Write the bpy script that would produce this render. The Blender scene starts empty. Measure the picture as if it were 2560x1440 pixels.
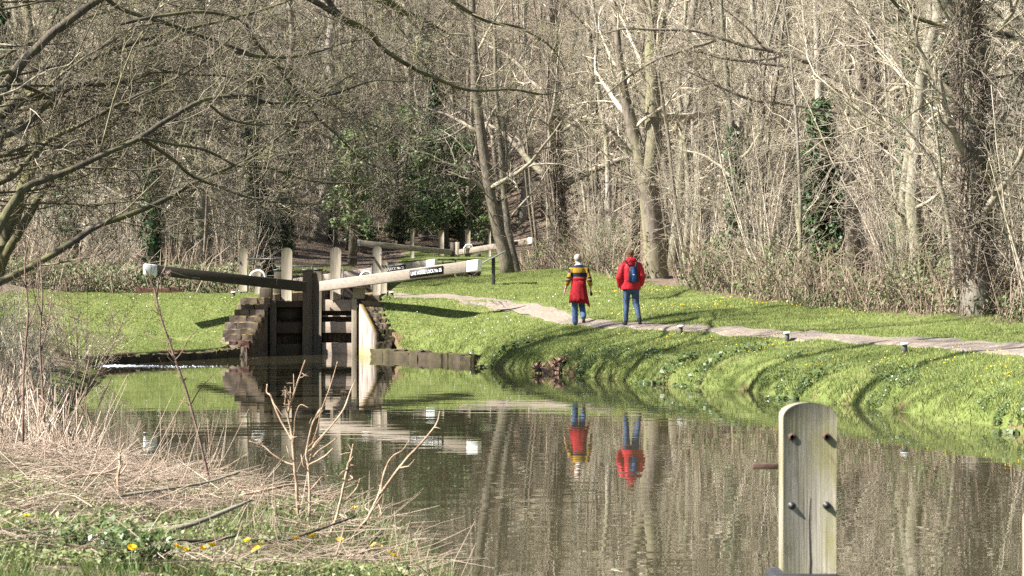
import bpy, bmesh, math, random
import numpy as np
from mathutils import Vector, Matrix

scene = bpy.context.scene
COL = scene.collection

# ------------------------------------------------------------------ camera, light, exposure
F, HZ, EYE = 6500.0, 690.0, 2.15          # focal length and horizon row in photo pixels (2560 wide), eye height above the water
cam_d = bpy.data.cameras.new("camera")
cam = bpy.data.objects.new("camera", cam_d); COL.objects.link(cam)
cam.location = (0, 0, EYE); cam.rotation_euler = (math.radians(90), 0, 0)
cam_d.sensor_width = 36.0; cam_d.lens = 36.0 * F / 2560.0
cam_d.shift_y = -(720.0 - HZ) / 2560.0
cam_d.clip_start = 0.1; cam_d.clip_end = 1500.0
cam_d.dof.use_dof = True; cam_d.dof.focus_distance = 64.0; cam_d.dof.aperture_fstop = 11.0
scene.camera = cam

SUN = Vector((1.0, 0.27, -1.0)).normalized()     # the way the light travels
w = bpy.data.worlds.new("World"); scene.world = w; w.use_nodes = True
nt = w.node_tree; nt.nodes.clear()
sky = nt.nodes.new("ShaderNodeTexSky"); sky.sky_type = 'NISHITA'; sky.sun_disc = False
sky.sun_elevation = math.asin(-SUN.z); sky.sun_rotation = math.atan2(-SUN.x, -SUN.y) % (2 * math.pi)
bg = nt.nodes.new("ShaderNodeBackground"); bg.inputs[1].default_value = 0.048
ow = nt.nodes.new("ShaderNodeOutputWorld")
nt.links.new(sky.outputs[0], bg.inputs[0]); nt.links.new(bg.outputs[0], ow.inputs[0])
sun_d = bpy.data.lights.new("sun", 'SUN'); sun_d.energy = 5.0; sun_d.angle = math.radians(0.5); sun_d.color = (1.0, 0.96, 0.89)
sun = bpy.data.objects.new("sun", sun_d); COL.objects.link(sun)
sun.rotation_euler = SUN.to_track_quat('-Z', 'Y').to_euler()
vs = scene.view_settings
vs.view_transform = 'Standard'; vs.look = 'None'; vs.gamma = 1.0; vs.use_curve_mapping = False; vs.exposure = 1.87
scene.cycles.use_denoising = False; scene.cycles.max_bounces = 6; scene.cycles.diffuse_bounces = 2; scene.cycles.glossy_bounces = 3
scene.cycles.transparent_max_bounces = 6

# ------------------------------------------------------------------ helpers
def at(px, py, d):                                  # a point of the photo at a given distance
    return np.array([(px - 1280.0) / F * d, d, EYE - (py - HZ) / F * d])

def norm(v): return v / (np.linalg.norm(v) + 1e-12)

class Geo:
    """Collects quads and triangles and links them as ONE mesh object."""
    def __init__(s): s.V, s.Q, s.T, s.qm, s.tm, s.n = [], [], [], [], [], 0
    def add(s, V, Q=None, T=None, m=0):
        V = np.asarray(V, np.float32).reshape(-1, 3)
        if Q is not None and len(Q):
            Q = np.asarray(Q, np.int32).reshape(-1, 4); s.Q.append(Q + s.n); s.qm.append(np.full(len(Q), m, np.int32))
        if T is not None and len(T):
            T = np.asarray(T, np.int32).reshape(-1, 3); s.T.append(T + s.n); s.tm.append(np.full(len(T), m, np.int32))
        s.V.append(V); s.n += len(V)
    def tube(s, pts, rad, sides=6, m=0, cap=True, flat=None):
        P = np.asarray(pts, float); n = len(P)
        R = np.broadcast_to(np.asarray(rad, float), (n,))
        t = np.gradient(P, axis=0); t /= (np.linalg.norm(t, axis=1)[:, None] + 1e-12)
        mt = t.mean(0); ref = np.array([0, 0, 1.0]) if abs(mt[2]) < 0.75 * np.linalg.norm(mt) + 1e-9 else np.array([0.0, 1.0, 0.05])
        a = np.cross(t, ref); a /= (np.linalg.norm(a, axis=1)[:, None] + 1e-12)
        b = np.cross(a, t)
        th = np.arange(sides) / sides * 2 * math.pi
        k = 1.0 if flat is None else flat
        V = P[:, None] + R[:, None, None] * (np.cos(th)[None, :, None] * a[:, None] + k * np.sin(th)[None, :, None] * b[:, None])
        V = V.reshape(-1, 3)
        i = np.arange(n - 1)[:, None] * sides; j = np.arange(sides)[None]; j2 = (j + 1) % sides
        Q = np.stack([i + j, i + j2, i + sides + j2, i + sides + j], -1).reshape(-1, 4)
        T = None
        if cap:
            V = np.vstack([V, P[:1], P[-1:]]); jj = np.arange(sides); kk = (jj + 1) % sides
            c0 = np.full(sides, n * sides); c1 = c0 + 1; o = (n - 1) * sides
            T = np.vstack([np.stack([kk, jj, c0], -1), np.stack([o + jj, o + kk, c1], -1)])
        s.add(V, Q, T, m)
    def box(s, c, size, rz=0.0, m=0):
        x, y, z = np.array(size) / 2.0
        V = np.array([[-x,-y,-z],[x,-y,-z],[x,y,-z],[-x,y,-z],[-x,-y,z],[x,-y,z],[x,y,z],[-x,y,z]])
        cr, sr = math.cos(rz), math.sin(rz)
        V = V @ np.array([[cr, sr, 0], [-sr, cr, 0], [0, 0, 1]]) + np.array(c)
        s.add(V, [[0,3,2,1],[4,5,6,7],[0,1,5,4],[1,2,6,5],[2,3,7,6],[3,0,4,7]], m=m)
    def bar(s, p0, p1, h0, h1, depth, m=0):
        """a beam from p0 to p1: heights h0, h1 at its ends, DEPTH across"""
        p0, p1 = np.array(p0, float), np.array(p1, float); d = norm(p1 - p0)
        nn = norm(np.cross(d, [0, 0, 1])) * depth / 2; up = np.array([0, 0, 1.0])
        V = []
        for p, h in ((p0, h0), (p1, h1)):
            V += [p - nn - up * h / 2, p + nn - up * h / 2, p + nn + up * h / 2, p - nn + up * h / 2]
        s.add(V, [[0,1,2,3],[7,6,5,4],[0,4,5,1],[1,5,6,2],[2,6,7,3],[3,7,4,0]], m=m)
    def stone(s, c, size, rz=0.0, rnd=0.25, jit=0.03, seed=0, n=5, m=0):
        """a rough block: six n x n faces, edges rounded off, surface uneven"""
        u = np.linspace(-1, 1, n); V, Q = [], []
        for ax in range(3):
            for sg in (-1, 1):
                A, B = np.meshgrid(u, u, indexing='ij'); C = np.full_like(A, sg)
                P = np.zeros(A.shape + (3,)); P[..., ax] = C; P[..., (ax + 1) % 3] = A; P[..., (ax + 2) % 3] = B
                o = sum(len(v) for v in V); V.append(P.reshape(-1, 3))
                i, j = np.meshgrid(np.arange(n - 1), np.arange(n - 1), indexing='ij')
                q = np.stack([i * n + j, (i + 1) * n + j, (i + 1) * n + j + 1, i * n + j + 1], -1).reshape(-1, 4) + o
                Q.append(q if sg > 0 else q[:, ::-1])
        V = np.vstack(V); Q = np.vstack(Q)
        L = (np.abs(V) ** 6).sum(1) ** (1 / 6.0); V = V * (1 - rnd) + rnd * V / L[:, None] * 1.0
        k = np.sin(V @ np.array([3.1, 1.7, 2.3]) * 2 + seed * 1.7) * .5 + np.sin(V @ np.array([-2.2, 4.1, 1.3]) * 1.6 + seed * 2.9) * .5
        k2 = np.sin(V @ np.array([7.3, -5.1, 6.2]) + seed)
        sz = np.array(size) / 2
        V = V * sz + V * (k * jit + k2 * jit * .4)[:, None]
        cr, sr = math.cos(rz), math.sin(rz)
        V = V @ np.array([[cr, sr, 0], [-sr, cr, 0], [0, 0, 1]]) + np.array(c)
        s.add(V, Q, m=m)
    def build(s, name, mats, parent=None, smooth=False, bevel=0.0):
        me = bpy.data.meshes.new(name)
        V = np.vstack(s.V).astype(np.float32)
        Q = np.vstack(s.Q) if s.Q else np.zeros((0, 4), np.int32); T = np.vstack(s.T) if s.T else np.zeros((0, 3), np.int32)
        nq, ntr = len(Q), len(T)
        me.vertices.add(len(V)); me.vertices.foreach_set("co", V.ravel())
        me.loops.add(nq * 4 + ntr * 3); me.loops.foreach_set("vertex_index", np.concatenate([Q.ravel(), T.ravel()]).astype(np.int32))
        me.polygons.add(nq + ntr)
        me.polygons.foreach_set("loop_start", np.concatenate([np.arange(nq) * 4, nq * 4 + np.arange(ntr) * 3]).astype(np.int32))
        mi = np.concatenate((s.qm or [np.zeros(0, np.int32)]) + (s.tm or [np.zeros(0, np.int32)])).astype(np.int32)
        me.polygons.foreach_set("material_index", mi)
        if smooth: me.polygons.foreach_set("use_smooth", np.ones(nq + ntr, bool))
        me.update(calc_edges=True)
        for m in (mats if isinstance(mats, (list, tuple)) else [mats]): me.materials.append(m)
        o = bpy.data.objects.new(name, me); COL.objects.link(o)
        if parent is not None: o.parent = parent
        if bevel:
            bv = o.modifiers.new("bevel", 'BEVEL'); bv.width = bevel; bv.segments = 2; bv.limit_method = 'ANGLE'
        return o

def tag(o, label=None, cat=None, group=None, kind=None):
    if label: o["label"] = label
    if cat: o["category"] = cat
    if group: o["group"] = group
    if kind: o["kind"] = kind
    return o

def thing(name, loc, label, cat, group=None, rz=0.0):
    o = bpy.data.objects.new(name, None); COL.objects.link(o)
    o.location = tuple(loc); o.rotation_euler = (0, 0, rz); o.empty_display_size = 0.3
    return tag(o, label, cat, group)

def dup(root, loc, rz=0.0, sc=1.0, label=None, group=None):
    kids = [c for c in root.children]
    r = root.copy(); COL.objects.link(r); r.location = tuple(loc); r.rotation_euler = (0, 0, rz)
    r.scale = (sc, sc, sc) if not isinstance(sc, tuple) else sc
    if label: r["label"] = label
    if group: r["group"] = group
    for ch in kids:
        c = ch.copy(); COL.objects.link(c); c.parent = r
        for g in ch.children:
            d = g.copy(); COL.objects.link(d); d.parent = c
    return r

# value noise for terrain and scatter
def vnoise(x, y, seed=0):
    x = np.asarray(x, float); y = np.asarray(y, float)
    xi, yi = np.floor(x).astype(np.int64), np.floor(y).astype(np.int64); fx, fy = x - xi, y - yi
    fx, fy = fx * fx * (3 - 2 * fx), fy * fy * (3 - 2 * fy)
    def h(a, b):
        n = (a * 374761393 + b * 668265263 + seed * 1442695041) & 0xFFFFFFFF
        n = ((n ^ (n >> 13)) * 1274126177) & 0xFFFFFFFF
        return ((n ^ (n >> 16)) & 0xFFFF) / 65535.0
    return (h(xi, yi) * (1 - fx) + h(xi + 1, yi) * fx) * (1 - fy) + (h(xi, yi + 1) * (1 - fx) + h(xi + 1, yi + 1) * fx) * fy

# ------------------------------------------------------------------ materials
class NB:
    def __init__(s, name):
        s.m = bpy.data.materials.new(name); s.m.use_nodes = True; s.t = s.m.node_tree; s.t.nodes.clear()
        s.out = s.t.nodes.new("ShaderNodeOutputMaterial"); s.b = s.t.nodes.new("ShaderNodeBsdfPrincipled")
        s.t.links.new(s.b.outputs[0], s.out.inputs[0]); s.co = s.t.nodes.new("ShaderNodeTexCoord")
    def n(s, typ, **kw):
        x = s.t.nodes.new("ShaderNode" + typ)
        for k, v in kw.items(): setattr(x, k, v)
        return x
    def l(s, a, b): s.t.links.new(a, b)
    def vec(s, scale=(1, 1, 1), src="Object", rot=(0, 0, 0)):
        mp = s.n("Mapping"); mp.inputs["Scale"].default_value = scale; mp.inputs["Rotation"].default_value = rot
        if src == "World":
            g = s.n("NewGeometry"); s.l(g.outputs["Position"], mp.inputs[0])
        else: s.l(s.co.outputs[src], mp.inputs[0])
        return mp.outputs[0]
    def noise(s, v, scale, detail=4, rough=.6, dist=0.0):
        x = s.n("TexNoise"); x.inputs["Scale"].default_value = scale; x.inputs["Detail"].default_value = detail
        x.inputs["Roughness"].default_value = rough; x.inputs["Distortion"].default_value = dist; s.l(v, x.inputs["Vector"]); return x.outputs["Fac"]
    def ramp(s, f, stops, const=False):
        r = s.n("ValToRGB"); e = r.color_ramp.elements
        if const: r.color_ramp.interpolation = 'CONSTANT'
        while len(e) > 1: e.remove(e[-1])
        for i, (p, c) in enumerate(stops):
            x = e[0] if i == 0 else e.new(p)
            x.position = p; x.color = (c[0], c[1], c[2], 1) if hasattr(c, '__len__') else (c, c, c, 1)
        s.l(f, r.inputs[0]); return r.outputs[0]
    def mix(s, f, a, b, mode='MIX'):
        x = s.n("Mix", data_type='RGBA', blend_type=mode)
        for i, v in ((0, f), (6, a), (7, b)):
            if hasattr(v, 'links') or hasattr(v, 'is_linked'): s.l(v, x.inputs[i])
            elif i == 0: x.inputs[0].default_value = v
            else: x.inputs[i].default_value = (*v, 1)
        return x.outputs[2]
    def math(s, op, a, b=0.0, c=None):
        x = s.n("Math", operation=op)
        for i, v in enumerate((a, b) if c is None else (a, b, c)):
            if hasattr(v, 'is_linked'): s.l(v, x.inputs[i])
            else: x.inputs[i].default_value = v
        return x.outputs[0]
    def bump(s, h, strength=.4, dist=.02):
        x = s.n("Bump"); x.inputs["Strength"].default_value = strength; x.inputs["Distance"].default_value = dist
        s.l(h, x.inputs["Height"]); s.l(x.outputs[0], s.b.inputs["Normal"])
    def col(s, c):
        if hasattr(c, 'is_linked'): s.l(c, s.b.inputs["Base Color"])
        else: s.b.inputs["Base Color"].default_value = (*c, 1)
    def fin(s, rough=.8, spec=.3, metal=0.0):
        s.b.inputs["Roughness"].default_value = rough; s.b.inputs["Specular IOR Level"].default_value = spec; s.b.inputs["Metallic"].default_value = metal
        return s.m

def plain(name, c, rough=.7, spec=.3, metal=0.0, var=.25, scale=8.0, bump=0.0):
    b = NB(name); f = b.noise(b.vec(), scale, 5)
    c = np.array(c); b.col(b.ramp(f, [(.3, c * (1 - var)), (.7, np.minimum(c * (1 + var), 1))]))
    if bump: b.bump(f, bump, .01)
    return b.fin(rough, spec, metal)

def wood(name, light, dark, lichen=None, axis=0, scale=6.0, lich_amt=.5):
    b = NB(name); sc = [14, 14, 14]; sc[axis] = 0.7
    g = b.noise(b.vec(tuple(sc)), scale / 3, 6, .65, .4)
    fine = b.noise(b.vec(tuple(v * 3 for v in sc)), scale / 2, 3, .6)
    big = b.noise(b.vec(), 2.2, 3)
    c = b.ramp(g, [(.3, dark), (.48, np.array(light) * .8), (.7, light)])
    c = b.mix(.35, c, b.ramp(fine, [(.35, np.array(dark) * .9), (.6, light)]))
    if lichen is not None:
        c = b.mix(b.ramp(big, [(.5 - .18 * lich_amt, 0.0), (.72, lich_amt)]), c, lichen)
    b.col(c); b.bump(g, .5, .008); return b.fin(.85, .2)

def bark(name, light, dark, moss=None, moss_amt=.5, zs=.35, scale=5.0, rand=.3):
    b = NB(name)
    f = b.noise(b.vec((3, 3, 3 * zs), "Object"), scale, 6, .65, .6)
    c = b.ramp(f, [(.32, dark), (.55, light), (.75, np.minimum(np.array(light) * 1.25, 1))])
    if moss is not None:
        g = b.noise(b.vec((1, 1, .4), "World"), .9, 4, .6)
        c = b.mix(b.ramp(g, [(.42, 0.0), (.68, moss_amt)]), c, moss)
    oi = b.n("ObjectInfo"); k = b.math('MULTIPLY_ADD', oi.outputs["Random"], rand * 2, 1 - rand)
    mx = b.n("VectorMath", operation='SCALE'); b.l(c, mx.inputs[0]); b.l(k, mx.inputs["Scale"])
    b.col(mx.outputs[0]); b.bump(f, .6, .03); return b.fin(.9, .15)

def leafy(name, cols, rough=.45, spec=.5, trans=.25):
    b = NB(name); g = b.n("NewGeometry"); st = [(i / max(1, len(cols) - 1), c) for i, c in enumerate(cols)]
    c = b.ramp(g.outputs["Random Per Island"], st); b.col(c); b.fin(rough, spec)
    if trans:
        t = b.n("BsdfTranslucent"); b.l(c, t.inputs[0]); ms = b.n("MixShader"); ms.inputs[0].default_value = trans
        b.l(b.b.outputs[0], ms.inputs[1]); b.l(t.outputs[0], ms.inputs[2]); b.l(ms.outputs[0], b.out.inputs[0])
    return b.m

M = {}
M['bark'] = bark("bark_grey", (.29, .26, .215), (.10, .085, .068), (.22, .23, .09), .45)
M['bark_brown'] = bark("bark_brown", (.185, .155, .125), (.06, .049, .039), (.16, .17, .07), .3)
M['beech'] = bark("bark_beech", (.19, .16, .13), (.075, .06, .046), (.26, .27, .10), .6, .25, 2.5, .05)
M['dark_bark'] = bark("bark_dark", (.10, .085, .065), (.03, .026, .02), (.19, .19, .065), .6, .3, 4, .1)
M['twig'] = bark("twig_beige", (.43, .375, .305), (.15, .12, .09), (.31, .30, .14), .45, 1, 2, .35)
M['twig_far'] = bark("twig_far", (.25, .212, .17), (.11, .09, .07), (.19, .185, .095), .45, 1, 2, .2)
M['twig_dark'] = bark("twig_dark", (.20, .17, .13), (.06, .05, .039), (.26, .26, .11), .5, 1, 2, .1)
M['ivy'] = leafy("ivy_leaf", [(.015, .04, .012), (.03, .075, .02), (.05, .11, .03), (.025, .055, .018)], .5, .3, .12)
M['bramble'] = leafy("bramble_leaf", [(.08, .12, .04), (.13, .17, .065), (.18, .18, .09), (.10, .14, .065)], .55, .3, .2)
M['grass'] = leafy("grass_blade", [(.16, .215, .055), (.22, .275, .08), (.28, .32, .105), (.185, .24, .067), (.35, .32, .17)], .6, .15, .35)
M['grass_long'] = leafy("grass_long", [(.06, .12, .02), (.09, .16, .03), (.22, .20, .09), (.12, .17, .05)], .5, .35, .3)
M['straw'] = leafy("straw", [(.24, .17, .115), (.40, .31, .23), (.56, .46, .36), (.16, .11, .075), (.46, .36, .27), (.30, .21, .16)], .6, .3, .15)
M['stalk'] = bark("dead_stalk", (.46, .34, .235), (.22, .13, .08), None, 0, 1, 3, .15)
M['yellow'] = plain("petal_yellow", (.80, .52, .01), .5, .2, 0, .1)
M['white'] = plain("white_paint", (.78, .78, .76), .5, .4, 0, .08, 12)
M['iron'] = plain("black_iron", (.035, .035, .038), .5, .5, .3, .3, 20)
M['rust'] = plain("rusty_iron", (.095, .06, .045), .75, .3, .2, .4, 25, .3)
M['bollard'] = plain("bollard_grey", (.085, .08, .075), .7, .3, 0, .35, 15)
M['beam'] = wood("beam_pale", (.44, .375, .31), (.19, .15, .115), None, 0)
M['beam_dark_shaded'] = wood("beam_dark_shaded", (.062, .053, .042), (.018, .015, .012), (.06, .055, .02), 0, 6, .4)  # dark beam timber with the shade on its face put into the colour
M['post'] = wood("post_pale", (.36, .315, .25), (.13, .105, .08), (.25, .235, .10), 2, 6, .35)
M['post_near'] = wood("post_near", (.33, .30, .235), (.085, .075, .055), (.20, .19, .045), 2, 5, .7)
def near_wood():
    b = NB("post_near_grain"); v = b.vec((70, 70, 1.1)); g1 = b.noise(v, 1.0, 5, .7, .6); g2 = b.noise(b.vec((260, 260, 3)), 1.0, 3, .6); kn = b.noise(b.vec((9, 9, 4)), 1.0, 4, .6, 1.2); pt = b.noise(b.vec((7, 7, 2.4)), 1.0, 4, .55)
    c = b.ramp(g1, [(.28, (.06, .052, .04)), (.42, (.19, .17, .135)), (.58, (.29, .265, .215)), (.74, (.42, .39, .33))])
    c = b.mix(.45, c, b.ramp(g2, [(.35, (.09, .08, .06)), (.5, (.26, .24, .19)), (.68, (.44, .41, .34))]))
    c = b.mix(b.ramp(pt, [(.45, 0.0), (.62, .75)]), c, (.165, .155, .06)); c = b.mix(b.ramp(kn, [(.60, 0.0), (.72, .55)]), c, (.10, .085, .07))
    sp = b.n("SeparateXYZ"); b.l(b.co.outputs["Object"], sp.inputs[0]); c = b.mix(b.math('MULTIPLY', b.ramp(sp.outputs[2], [(.0, 0.0), (1.0, 1.0)]), 0.0), c, (.1, .08, .06))
    b.col(c); b.bump(b.math('ADD', g1, b.math('MULTIPLY', g2, .6)), .8, .004); return b.fin(.88, .2)
M['post_near'] = near_wood()
M['gate'] = wood("gate_timber", (.075, .056, .042), (.02, .015, .012), (.05, .05, .02), 0, 6, .3)  # wet timber, darkened further so the leaf's shade is in its colour
M['gate_post'] = wood("gate_post", (.13, .11, .085), (.04, .033, .026), (.09, .09, .04), 2, 6, .3)

def stone_mat(name, base, dark, moss, amt):
    b = NB(name); f = b.noise(b.vec((1, 1, 1), "World"), 3.0, 7, .65); g = b.noise(b.vec((1, 1, 1), "World"), 1.6, 5, .65)
    c = b.ramp(f, [(.3, dark), (.55, base), (.8, np.minimum(np.array(base) * 1.3, 1))])
    geo = b.n("NewGeometry"); sp = b.n("SeparateXYZ"); b.l(geo.outputs["Normal"], sp.inputs[0])
    up = b.math('MULTIPLY', b.ramp(sp.outputs[2], [(.2, 0.25), (.75, 1.0)]), b.ramp(g, [(.42, 0.0), (.6, amt)]))
    b.col(b.mix(up, c, moss)); b.bump(f, .8, .03); return b.fin(.9, .2)
M['stone'] = stone_mat("stone_mossy", (.17, .135, .108), (.06, .047, .038), (.19, .13, .018), .9)
M['stone_pale'] = stone_mat("stone_pale", (.28, .24, .20), (.11, .09, .07), (.16, .14, .03), .7)
M['quay'] = stone_mat("stone_quay", (.065, .05, .035), (.02, .016, .011), (.085, .085, .02), .95)
M['brick'] = plain("red_brick", (.12, .062, .047), .85, .2, 0, .4, 6, .3)
# ------------------------------------------------------------------ terrain
RS = np.array([(8, 9.9), (15, 9.5), (25, 8.6), (30, 7.8), (35.8, 7.05), (38.3, 6.6), (42.3, 5.95), (45.1, 5.15), (49, 4.3), (50.8, 3.4), (53.75, 2.3),
               (54.8, 1.7), (58.2, .75), (62.1, -.7), (65, -1.2), (68.6, -2.9), (69.4, -3.05), (70.4, -3.5), (71, -3.8), (93, -3.95), (200, -3.95)])
LS = np.array([(8, 1.5), (12, .55), (15, -.15), (18.6, -.55), (21.2, -1.1), (22.2, -1.8), (24.5, -2.8), (26.4, -3.9), (28.5, -4.7), (34, -5.9), (45, -7.6), (55, -8.7),
               (60.5, -9.9), (62.9, -9.8), (69.2, -7.55), (70.4, -7.05), (71, -6.9), (93, -6.9), (200, -6.9)])
def _dense(S, wob, seed):
    y = np.arange(8, 93.01, .25); x = np.interp(y, S[:, 0], S[:, 1])
    k = np.interp(y, [0, 61, 64, 200], [1, 1, 0, 0]) * wob
    x = x + k * ((vnoise(y * .9, y * 0 + 3, seed) - .5) * 1.0 + (vnoise(y * 2.3, y * 0 + 7, seed) - .5) * .5)
    return y, x
RY, RX = _dense(RS, .42, 3); LY, LX = _dense(LS, .35, 5)
def rshore(y): return np.interp(y, RY, RX)
def lshore(y): return np.interp(y, LY, LX)
def _dist(X, Y, SX, SY):
    p = np.stack([X.ravel(), Y.ravel()], -1); best = np.full(len(p), 1e9)
    A = np.stack([SX[:-1:2], SY[:-1:2]], -1); B = np.stack([SX[2::2], SY[2::2]], -1)[:len(A)]; A = A[:len(B)]
    for a, b in zip(A, B):
        ab = b - a; t = np.clip(((p - a) @ ab) / (ab @ ab), 0, 1); d = np.hypot(*(p - a - t[:, None] * ab).T); best = np.minimum(best, d)
    return best.reshape(X.shape)
def sstep(x): x = np.clip(x, 0, 1); return x * x * (3 - 2 * x)
def hill(X, Y):
    d = Y - (104 + 16 * np.exp(-((X + 2) / 7.0) ** 2)); h = np.where(d < 0, 0, np.where(d < 40, .5 * d * d / 80, 10 + .5 * (d - 40))); h = np.minimum(h, 62)
    k = sstep((Y - 58) / 20)
    return h + k * (np.maximum(0, X - 13) * .16 + np.maximum(0, -X - 13) * .12)
def height(X, Y):
    X = np.asarray(X, float); Y = np.asarray(Y, float); sh = X.shape; X = np.atleast_1d(X); Y = np.atleast_1d(Y)
    tR, tL = _dist(X, Y, RX, RY), _dist(X, Y, LX, LY)
    lump = (vnoise(X * 1.1, Y * 1.1, 11) - .5) * .10 + (vnoise(X * 2.7, Y * 2.7, 12) - .5) * .05
    zR = np.interp(tR, [0, .1, .3, .7, 1.2, 2, 3, 5, 12, 30], [-.05, .16, .36, .53, .66, .80, .91, 1.02, 1.42, 2.4])
    zR = zR + np.interp(Y, [0, 54, 71, 85, 95, 130], [0, 0, .55, .7, .95, 1.0]) * sstep(tR / 5)
    zg = np.interp(Y, [67.6, 69.3, 71.1, 80, 93, 118, 140], [0, .35, 1.48, 1.58, 1.85, 2.55, 2.8])
    zR = np.maximum(zR, zg)
    bank = np.interp(tL, [0, .15, .6, 2, 5, 10], [-.05, .14, .30, .45, .75, 1.15])
    lawn = np.interp(tL, [0, .02, 2, 6, 12], [.2, .26, .50, 1.0, 1.5])
    k = sstep((Y - 57) / 4); zL = bank * (1 - k) + lawn * k
    zL = np.maximum(zL, zg) + np.interp(Y, [79, 95, 130], [0, .15, .3]) * (tL > .01)
    mid = np.where(Y < 93, (rshore(Y) + lshore(Y)) / 2, -5.4)
    wR = np.where(Y < 93, (X > mid) * 1.0, sstep((X - mid) / 4 + .5))
    z = zR * wR + zL * (1 - wR)
    z = z + hill(X, Y) + .5 * np.exp(-((X - 2.0) / 4.2) ** 2 - ((Y - 91) / 9) ** 2) + lump * np.clip(np.minimum(tR, tL) / .5, 0.15, 1) * np.interp(Y, [60, 95, 120, 135], [1, 1, 1, 2.2])
    inside = (X > lshore(Y)) & (X < rshore(Y)) & (Y < 93)
    z = np.where(inside, np.maximum(-.7, -.1 - np.minimum(tR, tL) * 1.2), z)
    return z.reshape(sh)
def hz(x, y): return float(height(np.array([x]), np.array([y]))[0])
def hit(px, py, d0=14.0, d1=160.0):                 # where the ray through a photo pixel meets the ground
    d = np.arange(d0, d1, .1); p = at(px, py, 1.0)
    X = (px - 1280) / F * d; Z = EYE - (py - HZ) / F * d; h = height(X, d)
    b = np.nonzero(h > Z)[0]; i = b[0] if len(b) else len(d) - 1
    return np.array([X[i], d[i], h[i]])

def ground_sheet():
    ys = np.concatenate([np.arange(9, 100, .3), np.arange(100, 150, 1.0), np.arange(150, 300, 4.0), [320, 360, 420]])
    off = np.concatenate([[.0, .05, .1, .18, .3, .45, .6, .8], np.arange(1.0, 12, .3), np.arange(12, 24, .8), [26, 29, 33, 38, 45, 55, 70, 95, 130, 180]])
    ins = np.array([.02, .06, .2, .5, .8, .94, .98])
    X, Y = [], []
    for y in ys:
        L, R = (lshore(y), rshore(y))
        x = np.concatenate([L - off[::-1], L + (R - L) * ins, R + off]); X.append(x); Y.append(np.full_like(x, y))
    X, Y = np.array(X), np.array(Y); Z = height(X, Y)
    n, m = X.shape; i, j = np.meshgrid(np.arange(n - 1), np.arange(m - 1), indexing='ij')
    Q = np.stack([i * m + j, i * m + j + 1, (i + 1) * m + j + 1, (i + 1) * m + j], -1).reshape(-1, 4)
    g = Geo(); g.add(np.stack([X, Y, Z], -1).reshape(-1, 3), Q)
    b = NB("ground")
    # grass on the mown banks, leaf litter in the wood
    n1 = b.noise(b.vec(src="World"), 1.3, 6, .65); n2 = b.noise(b.vec(src="World"), 9, 5, .7); n3 = b.noise(b.vec(src="World"), .25, 4, .6)
    grass = b.ramp(n1, [(.3, (.09, .125, .032)), (.5, (.14, .175, .052)), (.62, (.185, .20, .07)), (.75, (.22, .195, .10))])
    n4 = b.noise(b.vec(src="World"), 38, 3, .7); grass = b.mix(b.ramp(n2, [(.38, 0.0), (.62, .8)]), grass, (.055, .085, .016)); grass = b.mix(b.ramp(n4, [(.45, 0.0), (.68, .6)]), grass, (.20, .20, .08))
    litter = b.ramp(n2, [(.25, (.05, .036, .026)), (.45, (.115, .085, .062)), (.6, (.18, .14, .105)), (.75, (.28, .225, .175))])
    at_ = b.n("Attribute"); at_.attribute_name = "wood"
    k = b.math('ADD', at_.outputs["Fac"], b.math('MULTIPLY_ADD', n1, .5, -.25))
    c = b.mix(b.ramp(k, [(.42, 0.0), (.58, 1.0)]), grass, litter)
    bk = b.n("Attribute"); bk.attribute_name = "bare"
    earth = b.ramp(n2, [(.3, (.06, .04, .025)), (.6, (.17, .11, .07)), (.8, (.26, .18, .12))])
    c = b.mix(b.ramp(b.math('ADD', bk.outputs["Fac"], b.math('MULTIPLY_ADD', n1, 1.0, -.5)), [(.45, 0.0), (.62, 1.0)]), c, earth)
    b.col(c); b.bump(n2, .9, .05); mat = b.fin(.95, .1)
    o = g.build("ground", mat, smooth=True); tag(o, kind="structure")
    a = o.data.attributes.new("wood", 'FLOAT', 'POINT'); a.data.foreach_set("value", woodmask(X, Y).ravel().astype(np.float32))
    tR, tL = _dist(X, Y, RX, RY), _dist(X, Y, LX, LY); t = np.minimum(tR, tL)
    bare = np.interp(t, [0, .18, .4], [.75, .5, 0]) * (vnoise(X * .8, Y * .8, 31) * .7 + .3)
    a = o.data.attributes.new("bare", 'FLOAT', 'POINT'); a.data.foreach_set("value", bare.ravel().astype(np.float32))
    return o
# the edge of the wood, as distance rows from the picture's ground line
def wood_edge_right(X):     # Y beyond which the right side is woodland floor
    return np.interp(X, [-4, -.6, .4, 2, 3.9, 5, 6.9, 9.8, 12, 16, 30], [122, 119, 98, 88, 80, 70, 62, 55.5, 51, 46, 40])
def woodmask(X, Y):
    r = sstep((Y - wood_edge_right(X)) / 4 + .5)
    l = np.maximum(sstep((Y - 81) / 2.5 + .5), sstep((-X - np.interp(Y, [10, 58, 61, 79], [9.5, 9.0, 14, 14])) / 3 + .5))
    l = np.maximum(l, sstep((32 - Y) / 4) * np.interp(Y, [13, 17], [.35, 1.0]))
    return np.where(X > np.where(Y < 60, lshore(Y) + .2, -5.4), r, l)
ground_sheet()

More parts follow.
